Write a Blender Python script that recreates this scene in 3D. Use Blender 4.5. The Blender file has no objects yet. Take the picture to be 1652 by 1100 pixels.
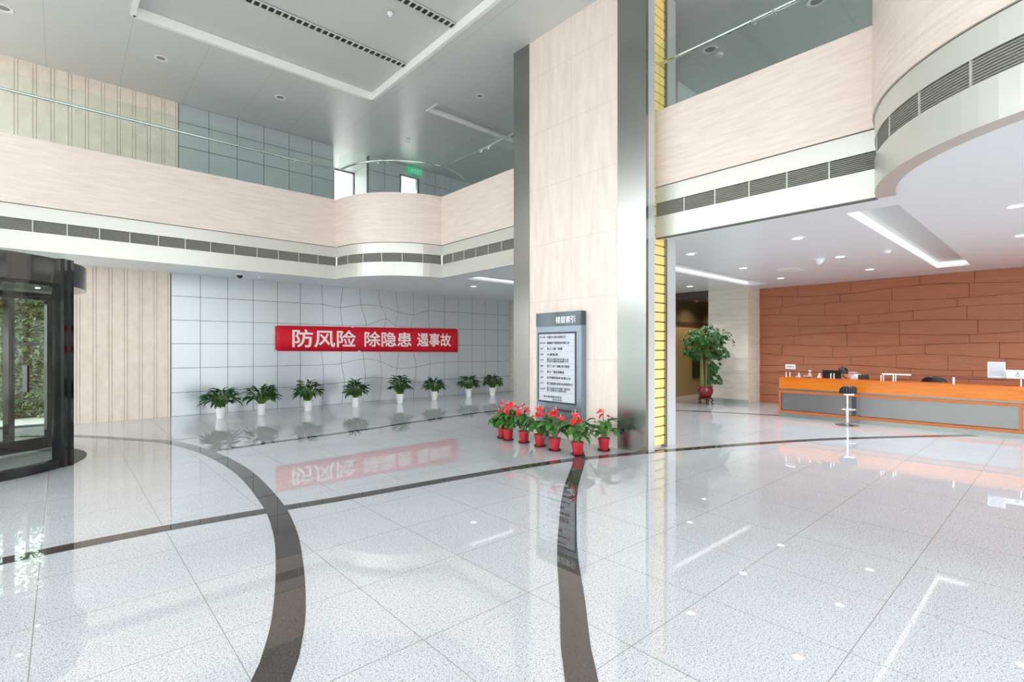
import bpy, math, random
from math import sin, cos, pi, radians
from mathutils import Vector, Matrix

S = bpy.context.scene
COL = S.collection
rnd = random.Random(7)

# ------------------------------------------------------------------ camera, sky, exposure
cam_d = bpy.data.cameras.new('camera')
cam_d.sensor_width = 36.0
cam_d.lens = 36.0 * 810 / 1652
cam_d.shift_y = 12 / 1652
cam_d.clip_start = 0.05
cam = bpy.data.objects.new('camera', cam_d)
COL.objects.link(cam)
cam.location = (0, 0, 1.55)
cam.rotation_euler = (radians(90), 0, -math.atan2(.668, .744))
S.camera = cam

W = bpy.data.worlds.new('overcast_sky')
S.world = W
W.use_nodes = True
bg = W.node_tree.nodes['Background']
bg.inputs['Color'].default_value = (0.97, 0.985, 1.0, 1)
bg.inputs['Strength'].default_value = 3.3

S.view_settings.view_transform = 'Standard'
S.view_settings.look = 'None'
S.view_settings.gamma = 1.0
S.view_settings.use_curve_mapping = False
S.view_settings.exposure = 0.6
S.cycles.max_bounces = 9
S.cycles.diffuse_bounces = 6
S.cycles.glossy_bounces = 5
S.cycles.transparent_max_bounces = 24
S.cycles.use_denoising = True
S.cycles.sample_clamp_indirect = 6
S.cycles.caustics_reflective = False
S.cycles.caustics_refractive = False


# ------------------------------------------------------------------ materials
def srgb(r, g, b):
    f = lambda c: ((c / 255 + .055) / 1.055) ** 2.4 if c > 10 else c / 255 / 12.92
    return (f(r), f(g), f(b), 1)


M = {}


def mat(name, col, rough=.6, metal=0, spec=.5, emit=None, estr=0, coat=0, ior=None):
    m = bpy.data.materials.new(name)
    m.use_nodes = True
    p = m.node_tree.nodes['Principled BSDF']
    p.inputs['Base Color'].default_value = col
    p.inputs['Roughness'].default_value = rough
    p.inputs['Metallic'].default_value = metal
    p.inputs['Specular IOR Level'].default_value = spec
    p.inputs['Coat Weight'].default_value = coat
    p.inputs['Coat Roughness'].default_value = .05
    if ior:
        p.inputs['IOR'].default_value = ior
    if emit:
        p.inputs['Emission Color'].default_value = emit
        p.inputs['Emission Strength'].default_value = estr
    M[name] = m
    return m


def nodes(m):
    return m.node_tree, m.node_tree.nodes['Principled BSDF']


def N(t, kind, **kw):
    n = t.nodes.new('ShaderNode' + kind)
    for k, v in kw.items():
        if k.startswith('i_'):
            n.inputs[k[2:].replace('_', ' ')].default_value = v
        else:
            setattr(n, k, v)
    return n


def math_(t, op, a, b=None, c=None):
    n = t.nodes.new('ShaderNodeMath')
    n.operation = op
    for i, v in enumerate((a, b, c)):
        if v is None:
            continue
        if isinstance(v, (int, float)):
            n.inputs[i].default_value = v
        else:
            t.links.new(v, n.inputs[i])
    return n.outputs[0]


def ramp(t, fac, stops):
    n = t.nodes.new('ShaderNodeValToRGB')
    while len(n.color_ramp.elements) < len(stops):
        n.color_ramp.elements.new(.5)
    for e, (p, c) in zip(n.color_ramp.elements, stops):
        e.position = p
        e.color = c
    t.links.new(fac, n.inputs[0])
    return n.outputs[0]


def mix(t, fac, a, b, mode='MIX'):
    n = t.nodes.new('ShaderNodeMix')
    n.data_type = 'RGBA'
    n.blend_type = mode
    for i, v in ((0, fac), (6, a), (7, b)):
        if isinstance(v, (int, float)):
            n.inputs[i].default_value = v
        elif isinstance(v, tuple):
            n.inputs[i].default_value = v
        else:
            t.links.new(v, n.inputs[i])
    return n.outputs[2]


def coords(t, scale=(1, 1, 1)):
    g = N(t, 'NewGeometry')
    mp = N(t, 'Mapping')
    mp.inputs['Scale'].default_value = scale
    t.links.new(g.outputs['Position'], mp.inputs['Vector'])
    return mp.outputs[0]


def noise(t, vec, scale, detail=3, rough=.5):
    n = N(t, 'TexNoise')
    n.inputs['Scale'].default_value = scale
    n.inputs['Detail'].default_value = detail
    n.inputs['Roughness'].default_value = rough
    t.links.new(vec, n.inputs['Vector'])
    return n.outputs['Fac']


def sep(t, vec):
    s = N(t, 'SeparateXYZ')
    t.links.new(vec, s.inputs[0])
    return s.outputs


def line(t, coord, pitch, off, width):
    """1 on a thin line every pitch metres"""
    a = math_(t, 'ADD', coord, -off + 1000 * pitch)
    b = math_(t, 'MODULO', a, pitch)
    c = math_(t, 'SUBTRACT', b, pitch / 2)
    d = math_(t, 'ABSOLUTE', c)
    return math_(t, 'GREATER_THAN', d, pitch / 2 - width / 2)


def speckle(m, base, dark, light, joints=None, jcol=None, s=260):
    t, p = nodes(m)
    v = coords(t)
    a = noise(t, v, s, 2, .6)
    b = noise(t, v, s * .38, 2, .6)
    c = noise(t, v, 1.1, 3, .5)
    k1 = ramp(t, a, [(.33, dark), (.47, base), (.56, base), (.68, light)])
    k2 = ramp(t, b, [(.34, (.62, .62, .63, 1)), (.46, (1, 1, 1, 1))])
    col = mix(t, 1.0, k1, k2, 'MULTIPLY')
    k3 = ramp(t, c, [(.3, (.93, .93, .93, 1)), (.7, (1, 1, 1, 1))])
    col = mix(t, 1.0, col, k3, 'MULTIPLY')
    if joints:
        x, y, z = sep(t, v)
        px, ox, py, oy, w = joints
        l = math_(t, 'MAXIMUM', line(t, x, px, ox, w), line(t, y, py, oy, w))
        col = mix(t, l, col, jcol)
    t.links.new(col, p.inputs['Base Color'])


def stone(m, c1, c2, scale=(1, 1, 1), k=3.0):
    t, p = nodes(m)
    v = coords(t, scale)
    a = noise(t, v, k, 5, .6)
    col = ramp(t, a, [(.3, c1), (.7, c2)])
    t.links.new(col, p.inputs['Base Color'])


def glass(name, tint, gloss=1.0, rough=.0, add=0.0):
    m = bpy.data.materials.new(name)
    m.use_nodes = True
    t = m.node_tree
    t.nodes.clear()
    o = N(t, 'OutputMaterial')
    tr = N(t, 'BsdfTransparent')
    tr.inputs[0].default_value = tint
    gl = N(t, 'BsdfGlossy')
    gl.inputs['Color'].default_value = (gloss, gloss, gloss, 1)
    gl.inputs['Roughness'].default_value = rough
    fr = N(t, 'Fresnel')
    gm = N(t, 'NewGeometry')
    t.links.new(math_(t, 'MULTIPLY_ADD', gm.outputs['Backfacing'], 1 / 1.45 - 1.45, 1.45), fr.inputs[0])
    mx = N(t, 'MixShader')
    f = math_(t, 'ADD', fr.outputs[0], add)
    t.links.new(f, mx.inputs[0])
    t.links.new(tr.outputs[0], mx.inputs[1])
    t.links.new(gl.outputs[0], mx.inputs[2])
    t.links.new(mx.outputs[0], o.inputs[0])
    M[name] = m
    return m


speckle(mat('granite_floor', srgb(205, 208, 212), .0, ior=1.85), srgb(201, 203, 208), srgb(84, 86, 90), srgb(236, 238, 243),
        (.775, -.115, .775, .755, .0045), srgb(138, 136, 132), 185)
speckle(mat('dark_granite', srgb(60, 56, 54), .0, ior=1.6), srgb(74, 68, 66), srgb(40, 37, 36), srgb(104, 98, 96), s=300)
stone(mat('beige_stone', srgb(226, 212, 200), .35), srgb(216, 200, 190), srgb(232, 218, 210), (.6, .6, 7), 3.2)
stone(mat('travertine_block', srgb(226, 216, 200), .4), srgb(208, 200, 184), srgb(226, 220, 206), (.8, .8, 6), 2.4)
stone(mat('ribbed_stone', srgb(214, 203, 188), .5), srgb(226, 209, 194), srgb(238, 224, 211), (2, 2, 1.2), 3)
mat('rib_groove', srgb(190, 173, 158), .7)
stone(mat('pillar_stone', srgb(226, 214, 203), .3), srgb(217, 202, 193), srgb(233, 220, 212), (1.5, 3.5, .7), 2.2)
mat('white_band', srgb(204, 203, 196), .28, .25)
mat('grille_paint', srgb(150, 150, 142), .5)
mat('grille_dark', srgb(52, 52, 49), .8)
mat('edge_dark', srgb(95, 95, 90), .6)
mat('ceiling_metal', srgb(206, 209, 208), .3, .0)
mat('ceiling_white', srgb(236, 242, 246), .3, .0)
mat('moulding_white', srgb(240, 240, 238), .5)
mat('panel_recess', srgb(205, 207, 206), .6)
mat('steel', srgb(158, 158, 156), .25, 1)
mat('chrome', srgb(225, 228, 230), .1, 1)
mat('steel_panel', srgb(128, 129, 128), .36, 1)
mat('wall_panel', srgb(190, 196, 200), .28, .3)
mat('panel_joint', srgb(58, 62, 70), .7)
mat('yellow_slat', srgb(232, 208, 136), .4, emit=srgb(250, 216, 130), estr=.12)
mat('slat_seam', srgb(120, 95, 55), .6)
mat('light_strip', srgb(206, 211, 213), .3, .3)
mat('copper_panel', srgb(176, 108, 76), .45)
mat('orange_wood', srgb(226, 122, 16), .3)
mat('orange_trim', srgb(180, 100, 46), .45)
mat('plinth', srgb(140, 145, 140), .35, .6)
mat('canopy_metal', srgb(92, 90, 88), .08, .75)
mat('black_metal', srgb(22, 22, 24), .14, .0, .8)
mat('black_gloss', srgb(14, 15, 17), .06, .0, .8)
mat('black_matte', srgb(18, 18, 20), .35)
mat('soil', srgb(46, 32, 24), .9)
mat('white_pot', srgb(236, 236, 236), .35)
mat('red_pot', srgb(176, 36, 48), .3)
mat('saucer', srgb(70, 16, 22), .35)
mat('urn', srgb(120, 24, 28), .15)
mat('dark_wood', srgb(58, 30, 22), .4)
mat('trunk', srgb(134, 130, 84), .8)
mat('bark', srgb(92, 78, 62), .9)
mat('banner_red', srgb(214, 8, 40), .6)
mat('banner_text', srgb(246, 226, 226), .6)
mat('sign_blue', srgb(128, 140, 152), .22, .5)
mat('sign_head', srgb(66, 80, 86), .1, .3)
mat('sign_white', srgb(200, 204, 215), .4)
mat('sign_frame', srgb(70, 76, 86), .4, .5)
mat('ink', srgb(50, 52, 62), .6)
mat('paper', srgb(244, 246, 250), .5)
mat('white_plastic', srgb(232, 236, 238), .35)
mat('lamp_glow', (1, 1, 1, 1), .5, emit=(1, .98, .95, 1), estr=5)
mat('strip_glow', (1, 1, 1, 1), .5, emit=(1, 1, 1, 1), estr=.5)
mat('warm_glow', (1, .8, .5, 1), .5, emit=(1, .62, .28, 1), estr=8)
mat('exit_green', srgb(20, 130, 90), .4, emit=srgb(40, 170, 120), estr=.6)
mat('tan_wall', srgb(150, 132, 98), .35)
mat('brown_header', srgb(62, 46, 38), .3)
mat('transom', srgb(92, 84, 66), .1, .2)
mat('green_glass_panel', srgb(44, 54, 38), .12)
mat('skin', srgb(214, 168, 140), .5)
mat('hair', srgb(14, 12, 12), .35)
mat('shirt', srgb(236, 236, 246), .7)
mat('trousers', srgb(32, 34, 44), .8)
mat('pink_plastic', srgb(226, 190, 190), .3)
mat('anthurium_red', srgb(226, 34, 48), .18)
mat('spadix', srgb(238, 168, 120), .5)
mat('stem_green', srgb(104, 130, 60), .5)
mat('pale_paving', srgb(206, 205, 200), .9)
mat('red_stone', srgb(150, 122, 112), .5)
glass('rail_glass', (.94, .985, .965, 1), .9)
glass('window_glass', (.95, .98, .97, 1), .9)
glass('door_glass', (.90, .95, .93, 1), .9, add=.02)
glass('counter_glass', (.82, .62, .55, 1), .8)


def leafmat(name, c1, c2, rough=.4):
    m = mat(name, c1, rough)
    t, p = nodes(m)
    v = coords(t)
    a = noise(t, v, 22, 2)
    col = ramp(t, a, [(.3, c1), (.7, c2)])
    t.links.new(col, p.inputs['Base Color'])


leafmat('lily_leaf', srgb(18, 54, 24), srgb(44, 94, 40))
leafmat('anth_leaf', srgb(34, 82, 34), srgb(78, 128, 56), .3)
leafmat('money_leaf', srgb(26, 70, 28), srgb(60, 112, 50))
leafmat('outdoor_leaf', srgb(112, 140, 92), srgb(160, 180, 128), .7)

# panels of the metallic ceiling: thin seams and soft mottling
t, p = nodes(M['ceiling_metal'])
v = coords(t)
x, y, z = sep(t, v)
l = math_(t, 'MAXIMUM', line(t, x, 1.14, -.22, .007), line(t, y, 2.4, .1, .005))
t.links.new(mix(t, l, srgb(212, 214, 213), srgb(178, 181, 181)), p.inputs['Base Color'])
# brushed steel, long vertical grain
t, p = nodes(M['steel_panel'])
v = coords(t, (1, 1, 60))
r = ramp(t, noise(t, v, 4, 3), [(.3, (.32, .32, .32, 1)), (.7, (.5, .5, .5, 1))])
t.links.new(r, p.inputs['Roughness'])
# copper coloured panels with a fine horizontal weave
t, p = nodes(M['copper_panel'])
v = coords(t, (1, .4, 30))
t.links.new(ramp(t, noise(t, v, 6, 4), [(.3, srgb(158, 92, 62)), (.7, srgb(180, 112, 80))]), p.inputs['Base Color'])
t, p = nodes(M['orange_wood'])
v = coords(t, (1, .5, 6))
t.links.new(ramp(t, noise(t, v, 5, 4), [(.3, srgb(196, 102, 4)), (.7, srgb(216, 122, 12))]), p.inputs['Base Color'])
# pillar stone has thin block joints
t, p = nodes(M['pillar_stone'])
v = coords(t)
x, y, z = sep(t, v)
src = p.inputs['Base Color'].links[0].from_socket
l = math_(t, 'MAXIMUM', line(t, z, 1.02, .35, .006), line(t, y, 1.04, 4.62, .005))
t.links.new(mix(t, l, src, srgb(196, 184, 172)), p.inputs['Base Color'])
t, p = nodes(M['travertine_block'])
v = coords(t)
x, y, z = sep(t, v)
src = p.inputs['Base Color'].links[0].from_socket
l = line(t, z, .42, .0, .006)
t.links.new(mix(t, l, src, srgb(176, 168, 152)), p.inputs['Base Color'])


# ------------------------------------------------------------------ mesh helpers
class MB:
    def __init__(s):
        s.v, s.f, s.m = [], [], []

    def quad(s, pts, mi=0):
        n = len(s.v)
        s.v += [tuple(q) for q in pts]
        s.f.append(tuple(range(n, n + len(pts))))
        s.m.append(mi)
        return s

    def box(s, x0, x1, y0, y1, z0, z1, mi=0):
        n = len(s.v)
        for zz in (z0, z1):
            s.v += [(x0, y0, zz), (x1, y0, zz), (x1, y1, zz), (x0, y1, zz)]
        for q in ((0, 3, 2, 1), (4, 5, 6, 7), (0, 1, 5, 4), (1, 2, 6, 5), (2, 3, 7, 6), (3, 0, 4, 7)):
            s.f.append(tuple(n + k for k in q))
            s.m.append(mi)
        return s

    def tube(s, pts, r, n=8, mi=0, caps=True):
        pts = [Vector(q) for q in pts]
        rr = r if isinstance(r, (list, tuple)) else [r] * len(pts)
        base = len(s.v)
        up = Vector((0, 0, 1))
        d0 = (pts[1] - pts[0]).normalized()
        if abs(d0.dot(up)) > .9:
            up = Vector((1, 0, 0))
        a = d0.cross(up).normalized()
        for i, q in enumerate(pts):
            d = (pts[min(i + 1, len(pts) - 1)] - pts[max(i - 1, 0)]).normalized()
            a = (a - d * a.dot(d)).normalized()
            b = d.cross(a)
            for k in range(n):
                w = 2 * pi * k / n
                s.v.append(tuple(q + (a * cos(w) + b * sin(w)) * rr[i]))
        for i in range(len(pts) - 1):
            for k in range(n):
                s.f.append((base + i * n + k, base + i * n + (k + 1) % n, base + (i + 1) * n + (k + 1) % n, base + (i + 1) * n + k))
                s.m.append(mi)
        if caps:
            s.f.append(tuple(base + k for k in reversed(range(n))))
            s.f.append(tuple(base + (len(pts) - 1) * n + k for k in range(n)))
            s.m += [mi, mi]
        return s

    def lathe(s, prof, n=24, c=(0, 0, 0), mi=0, a0=0, a1=2 * pi):
        base = len(s.v)
        full = abs(a1 - a0 - 2 * pi) < 1e-6
        cols = n if full else n + 1
        for k in range(cols):
            w = a0 + (a1 - a0) * k / n
            for (r, z) in prof:
                s.v.append((c[0] + r * cos(w), c[1] + r * sin(w), c[2] + z))
        L = len(prof)
        for k in range(n):
            k2 = (k + 1) % cols
            for i in range(L - 1):
                s.f.append((base + k * L + i, base + k2 * L + i, base + k2 * L + i + 1, base + k * L + i + 1))
                s.m.append(mi)
        return s

    def disc(s, c, r, n=24, mi=0, up=False):
        base = len(s.v)
        for k in range(n):
            s.v.append((c[0] + r * cos(2 * pi * k / n), c[1] + r * sin(2 * pi * k / n), c[2]))
        s.f.append(tuple(base + k for k in (range(n) if up else reversed(range(n)))))
        s.m.append(mi)
        return s

    def poly(s, pts, z0, z1, mi=0):
        """vertical extrusion of a plan outline (counter-clockwise)"""
        n = len(pts)
        b = len(s.v)
        s.v += [(q[0], q[1], z0) for q in pts] + [(q[0], q[1], z1) for q in pts]
        s.f.append(tuple(b + k for k in reversed(range(n))))
        s.f.append(tuple(b + n + k for k in range(n)))
        s.m += [mi, mi]
        for k in range(n):
            s.f.append((b + k, b + (k + 1) % n, b + n + (k + 1) % n, b + n + k))
            s.m.append(mi)
        return s

    def build(s, name, mats, parent=None, smooth=False, loc=None, **props):
        me = bpy.data.meshes.new(name)
        me.from_pydata(s.v, [], s.f)
        if not isinstance(mats, (list, tuple)):
            mats = [mats]
        for q in mats:
            me.materials.append(M[q])
        me.polygons.foreach_set('material_index', s.m)
        if smooth:
            me.polygons.foreach_set('use_smooth', [True] * len(me.polygons))
        me.update()
        o = bpy.data.objects.new(name, me)
        COL.objects.link(o)
        if parent:
            o.parent = parent
        if smooth:
            md = o.modifiers.new('edges', 'EDGE_SPLIT')
            md.split_angle = radians(50)
        if loc:
            o.location = loc
        for k, q in props.items():
            o[k] = q
        return o


def struct(o):
    o['kind'] = 'structure'
    return o


def tag(o, label, cat, group=None, kind=None):
    o['label'] = label
    o['category'] = cat
    if group:
        o['group'] = group
    if kind:
        o['kind'] = kind
    return o


def thing(name, label, cat, loc=(0, 0, 0), rz=0, group=None):
    o = bpy.data.objects.new(name, None)
    o.empty_display_size = .1
    COL.objects.link(o)
    o.location = loc
    o.rotation_euler = (0, 0, rz)
    return tag(o, label, cat, group)


def kids(o):
    return [q for q in bpy.data.objects if q.parent == o]


def dup(o, parent=None):
    c = o.copy()
    COL.objects.link(c)
    c.parent = parent
    for k in kids(o):
        dup(k, c)
    return c


def text(name, s, mtl, parent, origin, xdir, zdir, height, width=None, bold=.0, depth=.002, align='CENTER', label=None):
    """lettering as a thin mesh; origin is the middle (or left) of the line, xdir reading direction"""
    cu = bpy.data.curves.new(name, 'FONT')
    cu.body = s
    cu.size = 1
    cu.extrude = 0
    ob = bpy.data.objects.new(name, cu)
    COL.objects.link(ob)
    bpy.context.view_layer.update()
    dg = bpy.context.evaluated_depsgraph_get()
    me = bpy.data.meshes.new_from_object(ob.evaluated_get(dg))
    bpy.data.objects.remove(ob)
    bpy.data.curves.remove(cu)
    if not me.vertices:
        return None
    xs = [q.co.x for q in me.vertices]
    ys = [q.co.y for q in me.vertices]
    x0, x1, y0, y1 = min(xs), max(xs), min(ys), max(ys)
    sy = height / max(y1 - y0, 1e-6)
    sx = (width / (x1 - x0)) if width else sy
    ax = (x0 + x1) / 2 if align == 'CENTER' else x0
    ay = (y0 + y1) / 2
    xd, zd = Vector(xdir).normalized(), Vector(zdir).normalized()
    nd = xd.cross(zd)
    og = Vector(origin)
    for q in me.vertices:
        q.co = og + xd * ((q.co.x - ax) * sx) + zd * ((q.co.y - ay) * sy)
    if bold:      # heavier strokes: the same outline again, nudged sideways and up
        vs = [q.co.copy() for q in me.vertices]
        fs = [tuple(q.vertices) for q in me.polygons]
        V_, F_ = list(vs), list(fs)
        for k, (a_, b_) in enumerate(((1, 0), (-1, 0), (0, 1), (0, -1), (.7, .7), (-.7, .7), (.7, -.7), (-.7, -.7))):
            n_v = len(V_)
            V_ += [q + xd * (a_ * bold * sy) + zd * (b_ * bold * sy) + nd * (.0002 * (k + 1)) for q in vs]
            F_ += [tuple(n_v + i for i in f_) for f_ in fs]
        me = bpy.data.meshes.new(name)
        me.from_pydata(V_, [], F_)
    me.materials.clear()
    me.materials.append(M[mtl])
    o = bpy.data.objects.new(name, me)
    COL.objects.link(o)
    o.parent = parent
    if label:
        o['label'] = label
    return o


def crom(pts, n=8):
    P = [Vector(q) for q in pts]
    P = [P[0] * 2 - P[1]] + P + [P[-1] * 2 - P[-2]]
    out = []
    for i in range(1, len(P) - 2):
        a, b, c, d = P[i - 1:i + 3]
        for k in range(n):
            u = k / n
            out.append(.5 * ((2 * b) + (c - a) * u + (2 * a - 5 * b + 4 * c - d) * u * u + (3 * b - a - 3 * c + d) * u ** 3))
    out.append(P[-2])
    return out


def offset(path, d):
    """shift a plan polyline sideways; positive = to its left"""
    out = []
    n = len(path)
    for i in range(n):
        a, b, c = Vector(path[max(i - 1, 0)]), Vector(path[i]), Vector(path[min(i + 1, n - 1)])
        t1 = (b - a).normalized() if i > 0 else (c - b).normalized()
        t2 = (c - b).normalized() if i < n - 1 else t1
        n1, n2 = Vector((-t1.y, t1.x)), Vector((-t2.y, t2.x))
        m = (n1 + n2)
        m.normalize()
        k = d / max(m.dot(n1), .35)
        out.append((b.x + m.x * k, b.y + m.y * k))
    return out


def sweep(mb, path, profile, mi=0):
    """profile: list of (offset, z) closed outline swept along plan path"""
    L = len(profile)
    rows = [offset(path, o) for o, z in profile]
    b = len(mb.v)
    n = len(path)
    for i in range(n):
        for j, (o, z) in enumerate(profile):
            mb.v.append((rows[j][i][0], rows[j][i][1], z))
    for i in range(n - 1):
        for j in range(L):
            j2 = (j + 1) % L
            mb.f.append((b + i * L + j, b + (i + 1) * L + j, b + (i + 1) * L + j2, b + i * L + j2))
            mb.m.append(mi)
    mb.f.append(tuple(b + j for j in range(L)))
    mb.f.append(tuple(b + (n - 1) * L + j for j in reversed(range(L))))
    mb.m += [mi, mi]
    return mb


def arc3(p0, pm, p1, n=18):
    ax, ay, bx, by, cx_, cy_ = *p0, *pm, *p1
    d = 2 * (ax * (by - cy_) + bx * (cy_ - ay) + cx_ * (ay - by))
    ux = ((ax * ax + ay * ay) * (by - cy_) + (bx * bx + by * by) * (cy_ - ay) + (cx_ * cx_ + cy_ * cy_) * (ay - by)) / d
    uy = ((ax * ax + ay * ay) * (cx_ - bx) + (bx * bx + by * by) * (ax - cx_) + (cx_ * cx_ + cy_ * cy_) * (bx - ax)) / d
    R = math.hypot(ax - ux, ay - uy)
    a0 = math.atan2(ay - uy, ax - ux)
    am = math.atan2(by - uy, bx - ux)
    a1 = math.atan2(cy_ - uy, cx_ - ux)
    while am < a0: am += 2 * pi
    while a1 < a0: a1 += 2 * pi
    if am > a1:
        a1 -= 2 * pi
    return [(ux + R * cos(a0 + (a1 - a0) * k / n), uy + R * sin(a0 + (a1 - a0) * k / n)) for k in range(n + 1)]


# ------------------------------------------------------------------ dimensions (metres)
ZS = 3.27      # underside of the gallery
ZP0, ZP1 = 4.03, 5.19   # stone parapet
ZC = 7.17      # main ceiling
YB = 13.67     # panelled back wall
XG = 6.82      # gallery edge on the right
YG = 12.05     # gallery edge at the back
XW = 15.1      # copper wall
XL = -2.2      # street front
YF = -4.6

# ------------------------------------------------------------------ floor
struct(MB().box(XL, 21, YF, 14.2, -.2, 0).build('floor', 'granite_floor'))
struct(MB().box(-60, 40, -60, 60, -.5, -.21).build('ground', 'pale_paving'))  # unseen paving made pale to bounce daylight up to the ceiling


def inlay(n, pts, w):
    c = [(q.x, q.y) for q in (crom([(a, b, 0) for a, b in pts], 8))]
    a, b = offset(c, w / 2), offset(c, -w / 2)
    mb = MB()
    zz = .0012 + .0006 * n
    for i in range(len(c) - 1):
        mb.quad([(*b[i], zz), (*b[i + 1], zz), (*a[i + 1], zz), (*a[i], zz)])
    struct(mb.build('trim_%d' % n, 'dark_granite'))


inlay(1, [(-2.1, 5.05), (-.33, 5.205), (.56, 5.22), (1.3, 5.15), (2.2, 5.03), (3.6, 4.90), (5.13, 4.68), (6.43, 4.25), (7.1, 3.99),
          (8.66, 3.32), (10.1, 2.56), (12.15, 1.16)], .17)
inlay(2, [(-.6, 12.4), (.09, 11.86), (.5, 11.34), (.82, 10.82), (1.33, 9.95), (1.62, 8.6), (1.70, 7.05), (1.58, 5.45), (1.42, 4.5),
          (1.22, 3.75), (1.0, 3.08), (.84, 2.7), (.72, 2.48), (.2, 1.6), (-1.2, 0), (-2.1, -.8)], .18)
inlay(3, [(6.3, 5.45), (5.5, 4.68), (4.16, 3.67), (3.27, 2.92), (2.79, 2.49), (2.36, 2.07), (2.0, 1.73), (1.8, 1.52), (1.0, .7), (0, -.4), (-2, -2.9)], .155)
inlay(4, [(1.7, 8.66), (2.7, 8.82), (3.94, 8.96), (5.73, 9.27), (7.82, 9.53), (9.5, 9.2), (10.6, 8.1), (11.44, 6.6), (11.88, 5.71),
          (12.2, 4.9), (12.5, 4.1)], .12)

# ------------------------------------------------------------------ gallery edge: plan path (void lies on its right-hand side going +x then -y)
arcA = arc3((5.03, YG), (5.68, 10.63), (XG, 10.12))
ARC_C, ARC_R = (7.0, -.65), 2.12
a_s = math.acos((XG - ARC_C[0]) / ARC_R)
drum = [(ARC_C[0] + ARC_R * cos(a_s + (2 * pi - 2 * a_s) * k / 48), ARC_C[1] + ARC_R * sin(a_s + (2 * pi - 2 * a_s) * k / 48)) for k in range(49)]
back_run = [(XL, YG), (5.03, YG)]
side_run = [(XG, 10.12), (XG, 7.06)]
right_run = [(XG, 4.28), (XG, drum[0][1])]
front_run = [drum[-1], (XG, YF)]
# gallery body lies to the LEFT of each path (offset > 0)


def edge_band(path, top=ZP1):
    mb = MB()
    sweep(mb, path, [(-.02, ZP0), (-.02, top), (.16, top), (.16, ZP0)], 0)          # stone parapet
    sweep(mb, path, [(0, 3.78), (0, ZP0 - .012), (.055, ZP0 - .012), (.055, 3.78)], 1)   # upper metal band
    sweep(mb, path, [(0, ZS - .02), (0, 3.575), (.055, 3.575), (.055, ZS - .02)], 1)     # lower metal band
    sweep(mb, path, [(.06, 3.5), (.06, 3.85), (.14, 3.85), (.14, 3.5)], 2)           # dark duct behind the vents
    sweep(mb, path, [(.005, ZP0 - .014), (.005, ZP0 + .002), (.06, ZP0 + .002), (.06, ZP0 - .014)], 3)
    return mb


for nm, pth, top in (('wall_balcony_back', back_run, ZP1), ('wall_balcony_corner', arcA, ZP1), ('wall_balcony_side', side_run, ZP1),
                     ('wall_balcony_right', right_run, ZP1), ('wall_balcony_drum', drum, ZC), ('wall_balcony_front', front_run, ZP1)):
    struct(edge_band(pth, top).build(nm, ['beige_stone', 'white_band', 'grille_dark', 'edge_dark']))

# underside lips
lip = MB()
sweep(lip, drum, [(.0, ZS - .035), (.0, ZS - .018), (.18, ZS - .018), (.18, ZS - .035)])
struct(lip.build('trim_5', 'white_band'))
lip = MB()
for pth in (right_run,):
    sweep(lip, pth, [(.0, ZS - .035), (.0, ZS - .018), (.07, ZS - .018), (.07, ZS - .035)])
struct(lip.build('trim_6', 'edge_dark'))


# vent grilles, one thing per module
def along(path, d):
    for a, b in zip(path, path[1:]):
        L = math.hypot(b[0] - a[0], b[1] - a[1])
        if d <= L + 1e-9:
            u = d / L
            return (a[0] + (b[0] - a[0]) * u, a[1] + (b[1] - a[1]) * u)
        d -= L
    return path[-1]


def plen(path):
    return sum(math.hypot(b[0] - a[0], b[1] - a[1]) for a, b in zip(path, path[1:]))


def subpath(path, d0, d1, n):
    return [along(path, d0 + (d1 - d0) * k / n) for k in range(n + 1)]


ORD = ['first', 'second', 'third', 'fourth', 'fifth', 'sixth', 'seventh', 'eighth', 'ninth', 'tenth', 'eleventh', 'twelfth', 'thirteenth',
       'fourteenth', 'fifteenth', 'sixteenth', 'seventeenth', 'eighteenth']


def grilles(path, pitch, where, curved, skip=0):
    L = plen(path)
    n = max(1, round(L / pitch))
    w = L / n
    for i in range(n):
        if i < skip:
            continue
        sp = subpath(path, i * w + .004, (i + 1) * w - .004, 5 if curved else 1)
        root = thing('vent_grille', where % ORD[i if not skip else n - 1 - i], 'vent', (0, 0, 0), 0, 'linear vent grilles in the metal band of the gallery')
        lv = MB()
        for k in range(8):
            z = 3.592 + k * .0235
            sweep(lv, sp, [(.008, z), (.012, z + .011), (.034, z + .004), (.030, z - .007)])
        lv.build('louvres', 'grille_paint', root)
        for e in (0, 1):
            q = subpath(path, i * w + (.001 if e == 0 else w - .007), i * w + (.007 if e == 0 else w - .001), 1)
            fr = MB()
            sweep(fr, q, [(.004, 3.576), (.004, 3.779), (.03, 3.779), (.03, 3.576)])
            fr.build('end_bar', 'white_band', root)


grilles([(-1.72, YG), (5.03, YG)], .45, 'grey vent grille in the long left gallery band, %s from the rounded corner', False, skip=1)
grilles(arcA, .47, 'grey vent grille on the rounded gallery corner, %s from its left end', True)
grilles(side_run, .45, 'grey vent grille between rounded corner and pillar, %s from the corner', False)
grilles(right_run, .45, 'grey vent grille right of the pillar, %s from the pillar', False)
grilles(drum[:30], .5, 'grey vent grille on the big curved drum, %s from its left edge', True)


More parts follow.
